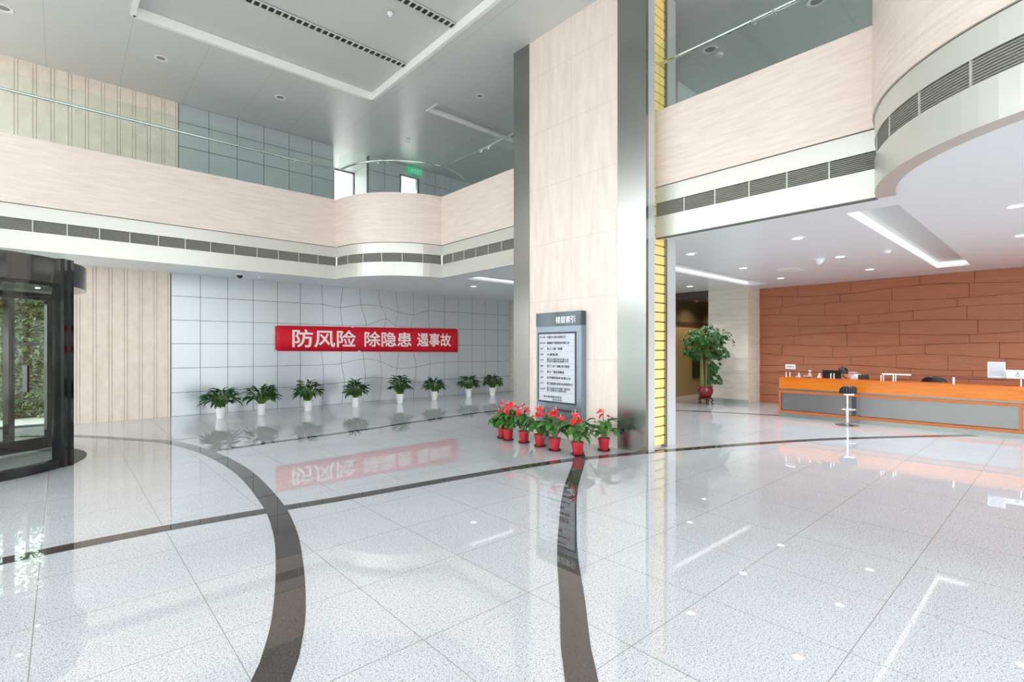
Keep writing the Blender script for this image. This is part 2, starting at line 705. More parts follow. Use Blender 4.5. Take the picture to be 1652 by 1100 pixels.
# ceilings and slabs --------------------------------------------------------
def rect_holes(mb, x0, x1, y0, y1, z, th, holes, mi=0):
    xs = sorted({x0, x1, *[h[0] for h in holes], *[h[1] for h in holes]})
    ys = sorted({y0, y1, *[h[2] for h in holes], *[h[3] for h in holes]})
    xs = [q for q in xs if x0 <= q <= x1]
    ys = [q for q in ys if y0 <= q <= y1]
    for a, b in zip(xs, xs[1:]):
        for c, d in zip(ys, ys[1:]):
            mx_, my_ = (a + b) / 2, (c + d) / 2
            if any(h[0] < mx_ < h[1] and h[2] < my_ < h[3] for h in holes):
                continue
            mb.quad([(a, c, z), (a, d, z), (b, d, z), (b, c, z)], mi)
            mb.quad([(a, c, z + th), (b, c, z + th), (b, d, z + th), (a, d, z + th)], mi)
    for h in holes:
        for (p, q) in (((h[0], h[2]), (h[1], h[2])), ((h[1], h[2]), (h[1], h[3])), ((h[1], h[3]), (h[0], h[3])), ((h[0], h[3]), (h[0], h[2]))):
            mb.quad([(*p, z), (*q, z), (*q, z + th), (*p, z + th)], mi)


troughs = [(7.45, 13.95, 1.38, 1.92), (7.45, 13.95, 5.38, 5.93), (7.45, 13.95, 9.5, 10.02), (7.45, 13.95, -2.7, -2.16)]
mb = MB()
rect_holes(mb, XG, 21, YF, YB, ZS, .14, troughs)
for q in troughs:
    mb.quad([(q[0], q[2], ZS + .12), (q[0], q[3], ZS + .12), (q[1], q[3], ZS + .12), (q[1], q[2], ZS + .12)], 1)
mb.quad([(XL, YG, ZS), (XL, YB, ZS), (XG, YB, ZS), (XG, YG, ZS)])
secA = [(XG, YG)] + [(a, b) for a, b in arcA]
mb.quad([(a, b, ZS) for a, b in secA])
mb.quad([(a, b, ZS) for a, b in drum])
struct(mb.build('ceiling_lower', ['ceiling_white', 'panel_recess']))
mb = MB()
fl = [(XL, YB), (XL, YG + .1)] + [(a, b) for a, b in offset([*arcA], .1)] + [(XG + .1, YF), (21, YF), (21, YB)]
mb.poly(fl, ZP1 - .35, ZP1 - .25)
mb.poly([(a, b) for a, b in offset(drum, .1)], ZP1 - .345, ZP1 - .255)
struct(mb.build('floor_upper', 'granite_floor'))

for i, q in enumerate(troughs[:3]):
    lab = ['bright cove strip in the ceiling trough nearest, above the reception desk', 'bright cove strip in the ceiling trough beyond the yellow panels',
           'bright cove strip in ceiling trough seen just left of the pillar'][i]
    g = MB().box(q[0] + .02, q[1] - .02, q[3] - .045, q[3] - .005, ZS + .05, ZS + .09)
    if i == 0:
        g.box(q[1] - .05, q[1] - .005, q[2] + .05, q[3] - .05, ZS + .05, ZS + .09)
    tag(g.build('cove_light', 'strip_glow'), lab, 'light')

# main ceiling with its large recess
RX0, RX1, RY1 = .9, 5.25, 10.58
mb = MB()
rect_holes(mb, XL, 21, YF, 15.5, ZC, .15, [(RX0, RX1, YF + 2, RY1), (6.44, 14.6, 9.72, 10.18)])
mb.box(RX0 - .2, RX1 + .2, YF + 1.8, RY1 + .2, ZC + .15, ZC + .2, 1)
mb.box(6.2, 14.8, 9.5, 10.4, ZC + .12, ZC + .2, 1)
struct(mb.build('ceiling', ['ceiling_metal', 'panel_recess']))
mb = MB()
h = .145
for (a, b, c, d) in ((RX0 - .03, RX0 + .04, YF + 2, RY1), (RX1 - .04, RX1 + .03, YF + 2, RY1), (RX0, RX1, RY1 - .05, RY1 + .03), (RX0, RX1, YF + 2, YF + 2.05)):
    mb.box(a, b, c, d, ZC - .02, ZC + h)
struct(mb.build('trim_7', 'moulding_white'))
mb = MB()
mb.box(6.44, 14.6, 10.14, 10.2, ZC - .01, ZC + .11)
mb.box(6.41, 6.46, 9.72, 10.2, ZC - .01, ZC + .11)
struct(mb.build('trim_8', 'moulding_white'))
for i, y in enumerate((9.06, 7.36, 5.66, 3.96)):
    root = thing('slot_diffuser', ['long slotted air diffuser in the ceiling recess, the one farthest from the entrance side edge',
                                   'long slotted air diffuser in the ceiling recess, at the picture top', 'long slotted air diffuser overhead, third in the recess',
                                   'long slotted air diffuser overhead, fourth in the recess'][i], 'vent', (0, 0, 0), 0, 'slot diffusers in the ceiling recess')
    if i == 0:
        root['label'] = 'long slotted air diffuser crossing the middle of the ceiling recess'
    MB().box(RX0 + .3, RX1 - .05, y - .07, y + .07, ZC + .128, ZC + .152).build('slot', 'grille_dark', root)
    d = MB()
    d.box(RX0 + .3, RX1 - .05, y - .075, y - .068, ZC + .115, ZC + .14).box(RX0 + .3, RX1 - .05, y + .068, y + .075, ZC + .115, ZC + .14)
    x = RX0 + .3
    while x < RX1 - .05:
        d.box(x, x + .03, y - .07, y + .07, ZC + .115, ZC + .14)
        x += .115
    d.build('dividers', 'panel_recess', root)

# ------------------------------------------------------------------ back wall: wavy-jointed metal panels
KX = [1.858 + .572 * k for k in range(19)]
KZ = [0, .54, 1.10, 1.66, 2.20, 2.75, 3.29]
DX = {6: (2, 7, 5, -3, 5, 3, 0), 7: (-2, 10, -3, 0, 0, -7, 3), 8: (6, 18, 10, 5, 22, -2, -7), 9: (0, 10, 5, 0, 30, 5, -5),
      10: (0, -5, 0, 10, -7, 5, -7), 11: (0, 5, 13, -5, -14, 0, -2), 12: (0, 0, 3, 0, 0, -5, -2)}
DZ = {5: (0, 0, 0, 0, 0, .0, 0), 6: (0, .03, .0, 0, 0, .0, 0), 7: (0, .06, .03, 0, 0, -.05, 0), 8: (0, .15, .15, 0, .03, .05, 0), 9: (0, .14, .06, 0, .23, .05, 0),
      10: (0, .05, -.15, 0, .03, -.09, 0), 11: (0, -.05, -.13, 0, 0, -.15, 0), 12: (0, -.02, -.04, 0, 0, 0, 0)}


def cubic(t_, i, get, n):
    g = lambda k: get(min(max(k, 0), n - 1))
    a, b, c, d = g(i - 1), g(i), g(i + 1), g(i + 2)
    return .5 * ((2 * b) + (c - a) * t_ + (2 * a - 5 * b + 4 * c - d) * t_ * t_ + (3 * b - a - 3 * c + d) * t_ ** 3)


def warp(ki, u, ri, w):
    def val(T, s):
        return cubic(u, ki, lambda k: cubic(w, ri, lambda r: T.get(k, (0,) * 7)[r] * s, 7), 19)
    return (KX[ki] + .572 * u + val(DX, .0067), KZ[ri] + (KZ[ri + 1] - KZ[ri]) * w + val(DZ, 1))


mb = MB()
mb.box(1.858, 12.16, YB + .004, YB + .2, 0, 3.4, 1)
for k in range(18):
    for r in range(6):
        n = 6 if 4 <= k <= 12 else 1
        e = .010 / .572
        b0 = len(mb.v)
        for j in range(n + 1):
            for i in range(n + 1):
                u = e / 2 + (1 - e) * i / n
                w = e / 2 + (1 - e) * j / n
                x, z = warp(k, u, r, w)
                mb.v.append((x, YB - .012, min(max(z, 0), 3.3)))
        for j in range(n):
            for i in range(n):
                q = b0 + j * (n + 1) + i
                mb.f.append((q, q + 1, q + n + 2, q + n + 1))
                mb.m.append(0)
struct(mb.build('wall_back', ['wall_panel', 'panel_joint']))


def ribbed(mb, x0, x1, z0, z1, y, pitch=.252):
    mb.box(x0, x1, y, y + .2, z0, z1, 1)
    n = round((x1 - x0) / pitch)
    p_ = (x1 - x0) / n
    for i in range(n):
        a = x0 + i * p_
        mb.box(a + .008, a + p_ - .052, y - .016, y, z0, z1, 0)
        mb.box(a + p_ - .044, a + p_, y - .016, y, z0, z1, 0)


mb = MB()
ribbed(mb, .02, 1.845, 0, ZS + .05, YB)
struct(mb.build('wall_back_ribbed', ['ribbed_stone', 'rib_groove']))
struct(MB().box(12.16, 12.5, YB - .25, YB + .2, 0, ZS + .02).box(12.5, 14.4, YB, YB + .2, 0, ZS + .02).build('wall_back_end', 'travertine_block'))
# upper back wall
mb = MB()
ribbed(mb, XL, 1.99, ZP1 - .25, ZC, YB, .262)
struct(mb.build('wall_upper_ribbed', ['ribbed_stone', 'rib_groove']))


def flat_panels(mb, xs, zs, y):
    mb.box(xs[0], xs[-1], y + .004, y + .15, zs[0], zs[-1], 1)
    for a, b in zip(xs, xs[1:]):
        for c, d in zip(zs, zs[1:]):
            mb.box(a + .006, b - .006, y - .012, y + .004, c + .006, d - .006, 0)


mb = MB()
flat_panels(mb, [2.0, 2.605, 3.21, 3.82, 4.43, 5.025, 5.62], [4.94, 5.63, 6.19, 6.75, 7.17], YB)
flat_panels(mb, [6.67, 7.17, 7.67], [4.94, 5.63, 6.19, 6.75, 7.17], YB)
flat_panels(mb, [8.36, 8.95, 9.55, 10.15, 10.75, 11.4, 12.0, 12.6, 13.2, 14, 15.1], [4.94, 5.63, 6.19, 6.75, 7.17], YB)
mb.box(7.67, 8.36, YB, YB + .15, 6.87, ZC, 0)
struct(mb.build('wall_upper_panels', ['wall_panel', 'panel_joint']))
# short passage seen through the opening in the upper wall, ending at a window
mb = MB()
mb.box(5.47, 5.62, YB + .15, 15.4, 4.94, ZC)
mb.box(7.0, 7.1, YB + .15, 15.4, 4.94, ZC)
mb.box(5.47, 7.1, YB + .15, 15.4, 4.84, 4.94)
struct(mb.build('wall_upper_passage', 'moulding_white'))


def window(n, axis, a0, a1, z0, z1, pos, nx, nz, fr=.05, frame='light_strip', pane='window_glass', kind='window', sash=None):
    root = bpy.data.objects.new('%s_%d' % (kind, n), None)
    COL.objects.link(root)
    root['kind'] = 'structure'

    def bx(mb, a, b, z_a, z_b, d):
        if axis == 'x':
            mb.box(a, b, pos - d, pos + d, z_a, z_b)
        else:
            mb.box(pos - d, pos + d, a, b, z_a, z_b)
    f_ = MB()
    for i in range(nx + 1):
        c = a0 + (a1 - a0) * i / nx
        bx(f_, c - fr / 2, c + fr / 2, z0, z1, .05)
    for j in range(nz + 1):
        c = z0 + (z1 - z0) * j / nz
        bx(f_, a0, a1, c - fr / 2, c + fr / 2, .045)
    f_.build('window_frame', frame, root)
    g = MB()
    for i in range(nx):
        for j in range(nz):
            c0, c1 = a0 + (a1 - a0) * i / nx + fr / 2, a0 + (a1 - a0) * (i + 1) / nx - fr / 2
            d0, d1 = z0 + (z1 - z0) * j / nz + fr / 2, z0 + (z1 - z0) * (j + 1) / nz - fr / 2
            if axis == 'x':
                g.quad([(c0, pos, d0), (c1, pos, d0), (c1, pos, d1), (c0, pos, d1)])
            else:
                g.quad([(pos, c0, d0), (pos, c1, d0), (pos, c1, d1), (pos, c0, d1)])
    g.build('panes', pane, root)
    return root


window(1, 'x', 5.62, 7.0, 4.94, ZC, 15.4, 2, 1, .06, 'sign_frame')
door = window(2, 'x', 7.70, 8.33, 4.94, 6.87, YB + .06, 1, 1, .07, 'steel')
door.name = 'door_1'
# street front: glass wall left of and behind the camera
window(3, 'y', YF, YB, 0, ZC, XL, 12, 3, .07, 'sign_frame')  # stretch around the revolving door glazed too, added to let in daylight
window(4, 'x', XL, XW, 0, ZC, YF, 10, 3, .07, 'sign_frame')
window(6, 'y', YF, YB, ZP1 - .25, ZC, 15.1, 12, 1, .07, 'sign_frame')  # unseen glazing in place of a wall, added to daylight the gallery ceiling
window(5, 'x', XL, .02, 0, ZS, YB + .08, 2, 2, .06, 'black_metal')
struct(MB().box(XW, 21, YF - .2, YF, 0, ZC).build('wall_front', 'travertine_block'))


# ------------------------------------------------------------------ pillar
PX = 6.43
root = struct(MB().box(PX + .03, 7.44, 4.34, 7.0, 0, ZC).box(PX + .002, PX + .05, 4.70, 6.68, .0, ZC)
              .build('wall_pillar', 'pillar_stone'))
for (ya_, yb_) in ((4.19, 4.70), (6.68, 7.10)):
    MB().box(PX - .012, PX + .05, ya_, yb_, 0, ZC - .001).build('steel_corner', 'steel', root)
MB().box(PX + .05, 6.655, 4.192, 4.34, 0, ZC - .001).build('steel_return', 'light_strip', root)  # pale colour stands in for the balcony's reflection in polished steel
sl = MB()
sl.box(6.66, 7.10, 4.315, 4.34, .04, ZC, 1)
z = .04
while z < ZC - .03:
    sl.box(6.66, 7.07, 4.285, 4.315, z + .010, min(z + .138, ZC), 0)
    z += .148
sl.build('backlit_slats', ['yellow_slat', 'slat_seam'], root, label='yellow backlit slats')
MB().box(7.075, 7.12, 4.26, 4.34, 0, ZC - .002).build('slat_frame', 'steel', root)
MB().box(7.12, 7.42, 4.29, 4.34, 0, ZC - .002).build('side_strip', 'light_strip', root)

# ------------------------------------------------------------------ right hand side walls
# copper panel wall
mb = MB()
mb.box(XW + .02, XW + .2, YF, 6.04, 0, ZS + .02, 1)
rows = 12
H_ = ZS / rows
ys = [6.04 - 1.16 * k for k in range(13)]


def zb(j, y):
    if j == 0: return 0
    if j == rows: return ZS
    return j * H_ + .055 * sin(y * (1.3 + .13 * (j % 3)) + j * 2.1) * (1 if j % 2 else .7)


for j in range(rows):
    y = 6.04 + rnd.uniform(0, .5)
    while y > YF:
        w = rnd.choice((.95, 1.1, 1.25, 1.4))
        a, b = min(y, 6.04), max(y - w, YF)
        y -= w
        if a - b < .05:
            continue
        t1, t2 = rnd.uniform(0, .035), rnd.uniform(0, .035)
        g = .004
        A, B = a - g, b + g
        z00, z01 = zb(j, A) + g, zb(j + 1, A) - g
        z10, z11 = zb(j, B) + g, zb(j + 1, B) - g
        ym = (A + B) / 2
        zm0, zm1 = zb(j, ym) + g, zb(j + 1, ym) - g
        x1, x2 = XW + .0 - t1, XW + .0 - t2
        xm = (x1 + x2) / 2
        n = len(mb.v)
        for (yy, xx, za, zc) in ((A, x1, z00, z01), (ym, xm, zm0, zm1), (B, x2, z10, z11)):
            mb.v += [(xx, yy, za), (xx, yy, zc), (XW + .02, yy, za), (XW + .02, yy, zc)]
        for s_ in (0, 4):
            mb.f += [(n + s_, n + s_ + 1, n + s_ + 5, n + s_ + 4), (n + s_ + 1, n + s_ + 3, n + s_ + 7, n + s_ + 5), (n + s_, n + s_ + 4, n + s_ + 6, n + s_ + 2)]
            mb.m += [0, 0, 0]
        mb.f += [(n, n + 2, n + 3, n + 1), (n + 8, n + 9, n + 11, n + 10)]
        mb.m += [0, 0]
mat('copper_joint', srgb(84, 44, 30), .8)
struct(mb.build('wall_right', ['copper_panel', 'copper_joint']))
struct(MB().box(14.3, XW + .2, 6.041, 7.2, 0, ZS + .02).build('wall_pier', 'travertine_block'))
mb = MB()
mb.box(14.3, 21, 8.5, 8.7, 0, ZS + .02, 0)
mb.box(14.3, 21, 8.47, 8.5, 2.42, 3.15, 1)
mb.box(14.3, 21, 8.46, 8.5, 2.30, 2.42, 2)
mb.box(14.3, 14.45, 7.2, 8.5, 3.06, ZS + .02, 2)
mb.box(15.75, 16.55, 8.47, 8.5, .55, 1.75, 3)
mb.box(20.9, 21, 7.2, 8.5, 0, ZS, 0)
mb.box(XW + .2, 21, 7.0, 7.2, 0, ZS, 0)
struct(mb.build('wall_lobby', ['tan_wall', 'transom', 'brown_header', 'green_glass_panel']))
struct(MB().box(14.3, 14.5, 8.7, YB, 0, ZS + .02).build('wall_side', 'travertine_block'))
# upper right walls
struct(MB().box(9.63, 15.1, 5.52, 5.72, ZP1 - .25, ZC).build('wall_upper_right', 'ceiling_metal'))
struct(MB().box(7.6, 7.95, 4.62, 4.9, ZP1 - .25, ZC).build('wall_upper_post', 'red_stone'))
bb = MB()
bb.box(14.26, 14.3, 7.1, 7.2, 0, .12)
struct(MB().box(14.285, 14.3, 6.041, 7.2, 0, .10).build('baseboard_right', 'plinth'))


# ------------------------------------------------------------------ glass balustrades
def balustrade(path, label, joints, skip_joint=()):
    root = thing('glass_balustrade', label, 'balustrade')
    L = plen(path)
    js = [0] + [q for q in joints if 0 < q < L] + [L]
    for a, b in zip(js, js[1:]):
        n = max(1, int((b - a) / .18)) if len(path) > 2 else 1
        sp = subpath(path, a + .004, b - .004, n)
        mb = MB()
        sweep(mb, sp, [(.06, ZP1), (.06, 6.26), (.072, 6.26), (.072, ZP1)])
        mb.build('glass_pane', 'rail_glass', root)
    n = max(1, int(L / .1)) if len(path) > 2 else 1
    rp = offset(subpath(path, 0, L, n), .14)
    MB().tube([(a, b, 5.985) for a, b in rp], .027, 10).build('handrail', 'chrome', root, smooth=True)
    for q in js[1:-1]:
        for s in (-.13, .13):
            p0 = subpath(path, q + s, q + s + .02, 1)
            i0, i1 = offset(p0, .075)[0], offset(p0, .14)[0]
            b_ = MB().tube([(i0[0], i0[1], 5.90), ((i0[0] + i1[0]) / 2, (i0[1] + i1[1]) / 2, 5.90), (i1[0], i1[1], 5.97)], .009, 6)
            b_.tube([(i0[0], i0[1], 5.90), (i0[0] * 2 - i1[0], i0[1] * 2 - i1[1], 5.90)], .02, 8)
            b_.build('bracket', 'chrome', root, smooth=True)


balustrade(back_run, 'long green-tinted glass balustrade on the left gallery, in front of the ribbed wall', [2.27 + 1.28 * k - 1.28 for k in range(6)])
balustrade(arcA, 'curved green-tinted glass balustrade on the rounded gallery corner', [1.45])
balustrade(side_run, 'short green-tinted glass balustrade between the rounded corner and the pillar', [1.5])
balustrade(right_run, 'green-tinted glass balustrade on the gallery right of the pillar', [1.58])

# ------------------------------------------------------------------ ceiling fittings
def downlight(x, y, z, lab, lit, group, r=.095, power=0, col=(.95, .98, 1)):
    root = thing('downlight', lab, 'downlight', (x, y, z), 0, group)
    MB().lathe([(r * .74, .0), (r * .78, -.006), (r * 1.12, -.008), (r * 1.16, 0)], 28).build('ring', 'white_plastic' if lit else 'moulding_white', root, smooth=True)
    if lit:
        MB().disc((0, 0, -.003), r * .76, 24).build('lamp', 'lamp_glow', root)
        ld = bpy.data.lights.new('downlight_beam', 'SPOT')
        ld.energy = power
        ld.spot_size = radians(120)
        ld.spot_blend = .6
        ld.shadow_soft_size = .06
        ld.color = col
        lo = bpy.data.objects.new('downlight_beam', ld)
        COL.objects.link(lo)
        lo.parent = root
        lo.location = (0, 0, -.03)
    else:
        MB().lathe([(r * .74, 0), (r * .6, -.001), (.0001, -.002)], 24).build('lamp', 'grille_paint', root, smooth=True)


G1 = 'lit downlights in the ceiling of the reception side'
for (x, y), lab in zip([(8.53, 4.63), (8.55, 2.85), (8.59, .45), (10.87, 4.70), (10.88, 2.9), (13.11, 4.75), (13.1, 2.93), (12.96, 7.06), (10.88, .5), (13.1, .5)],
                       ['lit downlight nearest the yellow slats, in the front row', 'lit downlight in the front row, second from the yellow slats',
                        'lit downlight in the white ceiling under the curved drum, at the right edge',
                        'lit downlight in the middle row, nearest the pillar', 'lit downlight in the middle row, right of the hanging detector',
                        'lit downlight closest to the copper wall, left one', 'lit downlight closest to the copper wall, right one above the desk',
                        'lit downlight beyond the cove, above the big potted tree', 'lit downlight in the middle row, far right beyond the trough',
                        'lit downlight by the copper wall, far right']):
    downlight(x, y, ZS, lab, True, G1, power=90)
downlight(8.5, 11.06, ZS, 'lit downlight left of the pillar, near the panelled wall', True, None, power=90)
G2 = 'unlit downlights in the high ceiling'
for (x, y, r), lab in zip([(1.44, 11.78, .10), (3.65, 11.83, .10), (6.94, 8.8, .09), (-.71, 11.78, .11), (9.08, 4.54, .12), (9.1, 2.76, .12)],
                          ['unlit round downlight in the high ceiling, above the ribbed wall', 'unlit round downlight in the high ceiling, above the panelled wall',
                           'unlit round downlight in the high ceiling, beside the pillar top', 'unlit round downlight in the high ceiling, at the top left corner',
                           'unlit round downlight seen through the right glass balustrade, beside a white detector',
                           'unlit round downlight at the top edge, right of the right balustrade joint']):
    downlight(x, y, ZC, lab, False, G2, r=r)


def detector(x, y, z, lab, r=.05, big=False):
    root = thing('smoke_detector', lab, 'smoke detector', (x, y, z), 0, 'small white ceiling detectors')
    MB().lathe([(r * 1.1, 0), (r * 1.1, -.008), (r * .95, -.015)], 20).build('base', 'white_plastic', root, smooth=True)
    MB().lathe([(r * .9, -.012), (r * .85, -.04), (r * .4, -.055 if not big else -.09), (.0001, -.06 if not big else -.1)], 20).build('cap', 'white_plastic', root, smooth=True)


detector(10.9, 3.25, ZS, 'large pointed white detector among the reception downlights', .09, True)
detector(10.81, 2.16, ZS, 'small white detector right of the middle row downlights', .06)
detector(9.35, 4.5, ZC, 'white detector seen through the right glass balustrade', .08)
detector(6.97, 11.95, ZC, 'small detector in the high ceiling above the rounded corner', .06)
detector(3.53, 12.92, ZS, 'small white detector beside the dome camera under the left gallery', .05)
detector(4.2, 7.8, ZC + .13, 'small detector in the ceiling recess panel between two slot diffusers', .05)
detector(1.0, 9.0, ZC + .13, 'small detector at the corner of the ceiling recess', .05)
root = thing('ceiling_hatch', 'flat white ceiling access hatch beside the middle row downlights', 'hatch', (11.9, 4.1, ZS))
MB().box(-.3, .3, -.18, .18, -.006, 0).build('cover', 'moulding_white', root)
root = thing('dome_camera', 'dark dome security camera under the left gallery', 'camera', (3.06, 12.8, ZS))
MB().lathe([(.08, 0), (.08, -.03), (.07, -.035)], 20).build('base', 'white_plastic', root, smooth=True)
MB().lathe([(.068, -.03), (.064, -.06), (.045, -.09), (.02, -.103), (.0001, -.106)], 20).build('dome', 'black_gloss', root, smooth=True)

for (x_, lab_) in ((15.3, 'warm downlight in the dim lobby behind the tree, near the opening'), (17.2, 'warm downlight deeper in the dim lobby behind the tree')):
    downlight(x_, 7.85, ZS, lab_, True, None, r=.08, power=70, col=(1, .78, .5))

# exit sign over the upper door
root = thing('exit_sign', 'green illuminated exit sign hanging above the upper door', 'sign', (8.13, YB - .12, 7.03))
MB().box(-.25, .25, -.015, .015, -.10, .10).build('panel', 'exit_green', root)
text('lettering', '安全出口', 'banner_text', root, (.04, -.018, 0), (1, 0, 0), (0, 0, 1), .12, .36, .0)
MB().tube([(-.15, 0, .1), (-.15, 0, .14)], .006, 6).tube([(.15, 0, .1), (.15, 0, .14)], .006, 6).build('hanger', 'steel', root)

# dark framed plate low behind the left balustrade
root = thing('gallery_bench', 'dark low bench behind the left glass balustrade', 'bench', (4.9, 13.1, ZP1 - .25))
MB().box(-.6, .45, -.2, .2, .28, .42).build('seat', 'dark_wood', root)
for a in (-.5, .35):
    for b in (-.15, .15):
        MB().box(a - .02, a + .02, b - .02, b + .02, 0, .28).build('leg', 'black_metal', root)

# ------------------------------------------------------------------ banner
root = thing('banner', 'long red cloth banner with pale characters on the panelled wall', 'banner')
YN = YB - .05
bn = MB()
nx = 40
x0, x1 = 4.087, 9.80
for i in range(nx + 1):
    u = i / nx
    xx = x0 + (x1 - x0) * u
    zt = 2.14 + .055 * u
    zb_ = 1.485 - .055 * u + .0
    for (zz, dy) in ((zb_, .012 * sin(u * 23)), ((zb_ + zt) / 2, .014 * sin(u * 17 + 1)), (zt, .006 * sin(u * 31))):
        bn.v.append((xx, YN + dy, zz))
for i in range(nx):
    for j in (0, 1):
        a = i * 3 + j
        bn.f.append((a, a + 3, a + 4, a + 1))
        bn.m.append(0)
o = bn.build('cloth', 'banner_red', root, smooth=True)
sm = o.modifiers.new('thickness', 'SOLIDIFY')
sm.thickness = .003
for k, (s_, a, b, hh) in enumerate((('防风险', 4.50, 6.22, .46), ('除隐患', 6.50, 8.03, .43), ('遏事故', 8.24, 9.50, .41))):
    text('lettering', s_, 'banner_text', root, ((a + b) / 2, YN - .034, 1.82 + .002 * k), (1, 0, 0), (0, 0, 1), hh, b - a, .02)
for (a, b) in ((x0, 2.14), (x1, 2.19), (x0, 1.49), (x1, 1.43), (6.15, 2.16), (6.35, 1.47)):
    MB().box(a - .03, a + .03, YN - .008, YN + .03, b - .02, b + .02).build('tape', 'sign_white', root)

# ------------------------------------------------------------------ directory sign on the pillar
root = thing('directory_sign', 'tall blue-grey floor directory sign standing against the stone pillar', 'sign')
SX = 6.31
ya, yb = 6.37, 5.335   # left and right edges as read
MB().box(SX, PX - .001, yb, ya, .26, 1.93).build('panel', 'sign_blue', root)
MB().box(SX - .012, PX - .001, yb, ya, 1.93, 2.17).build('header', 'sign_head', root)
MB().box(SX + .03, PX - .02, yb + .1, yb + .2, 0, .26).box(SX + .03, PX - .02, ya - .2, ya - .1, 0, .26).build('leg', 'sign_frame', root)
fr = MB()
fa, fb, f0, f1 = 6.305, 5.467, .64, 1.80
for (a, b, c, d) in ((fb, fa, f1, f1 + .03), (fb, fa, f0 - .03, f0), (fb - .02, fb, f0 - .03, f1 + .03), (fa, fa + .02, f0 - .03, f1 + .03)):
    fr.box(SX - .012, SX + .01, a, b, c, d)
fr.build('inner_frame', 'sign_frame', root)
lst = MB().box(SX - .004, SX + .01, fb, fa, f0, f1).build('list_board', 'sign_white', root)
XR = (0, -1, 0)
text('title', '楼层索引', 'paper', root, (SX - .015, 5.675, 2.035), XR, (0, 0, 1), .115, .43, .012)
rowsT = [('1F-4F', '中国光大银行杭州分行', .44), ('5F-8F', '泰康财产保险股份有限公司', .52), ('9F', '浙江工商厂商圈', .36), ('10F', '大唐集团', .26),
         ('17F', '嘉兴天健信息有限公司\n杭州环通科技有限公司', .50), ('20F', '浙江工业厂商圈 浙江集团', .52), ('21F', '浙江广播电视集团', .40),
         ('24F', '杭州银联商务有限公司', .54), ('25F', '浙江省能源与核技术应用研究中心', .60), ('26-27F', '浙江省信息技术推广服务站\n浙江省建设工程研究院', .54)]
n_ = len(rowsT)
for i, (a, b, w) in enumerate(rowsT):
    zc = 1.745 - i * .1
    two = '\n' in b
    text('floor_number', a, 'ink', lst, (SX - .006, 6.275, zc), XR, (0, 0, 1), .032, .13 if '-' in a else .08, .01, align='LEFT')
    text('tenant_name', b, 'ink', lst, (SX - .006, 6.11, zc), XR, (0, 0, 1), .075 if two else .046, w, .012, align='LEFT')
    MB().box(SX - .0055, SX - .003, fb + .01, fa - .01, zc - .052, zc - .049).build('rule', 'sign_blue', lst)
text('tenant_name', '物业管理服务电话', 'ink', lst, (SX - .006, 6.19, .715), XR, (0, 0, 1), .036, .42, .012, align='LEFT')
text('tenant_name', '投诉电话', 'ink', lst, (SX - .006, 5.98, .668), XR, (0, 0, 1), .036, .22, .012, align='LEFT')
text('footer', '杭州市物业管理有限公司', 'ink', root, (SX - .002, 5.70, .50), XR, (0, 0, 1), .042, .54, .01)


# ------------------------------------------------------------------ plants
def leaf(mb, base, d0, length, width, droop, n=5, mi=0, heart=False, twist=0., fold=.25):
    """a bent leaf starting at base in direction d0, bending down by droop"""
    p_ = Vector(base)
    d = Vector(d0).normalized()
    side = d.cross(Vector((0, 0, 1)))
    if side.length < 1e-3:
        side = Vector((1, 0, 0))
    side.normalize()
    if twist:
        side = Matrix.Rotation(twist, 3, d) @ side
    b = len(mb.v)
    st = length / n
    for i in range(n + 1):
        u = i / n
        if heart:
            w = width * (.75 + .5 * u if u < .25 else (1 - ((u - .25) / .75) ** 1.6) * .95)
            w = max(w, .001)
        else:
            w = width * max(sin(pi * min(u * .93 + .05, 1)) ** .8, .02)
        up = side.cross(d)
        e = up * (w * fold)
        mb.v += [tuple(p_ + side * w / 2 + e), tuple(p_), tuple(p_ - side * w / 2 + e)]
        d = (d + Vector((0, 0, -1)) * droop / n).normalized()
        side = (side - d * side.dot(d)).normalized()
        p_ = p_ + d * st
    for i in range(n):
        q = b + i * 3
        mb.f += [(q, q + 1, q + 4, q + 3), (q + 1, q + 2, q + 5, q + 4)]
        mb.m += [mi, mi]


def lily(seed, label, loc, hgt, spread, group):
    r_ = random.Random(seed)
    root = thing('potted_plant', label, 'plant', loc, r_.uniform(0, 6), group)
    MB().lathe([(.001, .0), (.082, 0), (.086, .02), (.115, .23), (.124, .235), (.124, .262), (.108, .262), (.106, .23)], 28).build('pot', 'white_pot', root, smooth=True)
    MB().disc((0, 0, .235), .107, 24, up=True).build('soil', 'soil', root)
    fo = MB()
    for k in range(135):
        a = r_.uniform(0, 2 * pi)
        el = math.asin(r_.uniform(.0, 1))
        q = r_.uniform(.55, 1.0)
        st = Vector((cos(a) * .03, sin(a) * .03, .235))
        R_ = .27 * spread * q
        tip = Vector((cos(a) * cos(el) * R_, sin(a) * cos(el) * R_, .235 + hgt * .26 + max(sin(el), -.1) * q * hgt * .52))
        dd = (tip - st).normalized()
        mid = tip
        fo.tube([st, (st + mid) / 2 + Vector((0, 0, .04)), mid], .0035, 4, caps=False)
        d2 = Vector((cos(a) * .9, sin(a) * .9, -.05 + 1.1 * sin(el) + r_.uniform(-.3, .35)))
        leaf(fo, mid, d2, r_.uniform(.13, .20) * spread, r_.uniform(.045, .07), r_.uniform(.5, 1.5), 4, 1, twist=r_.uniform(-.6, .6))
    fo.build('foliage', ['stem_green', 'lily_leaf'], root)
    return root


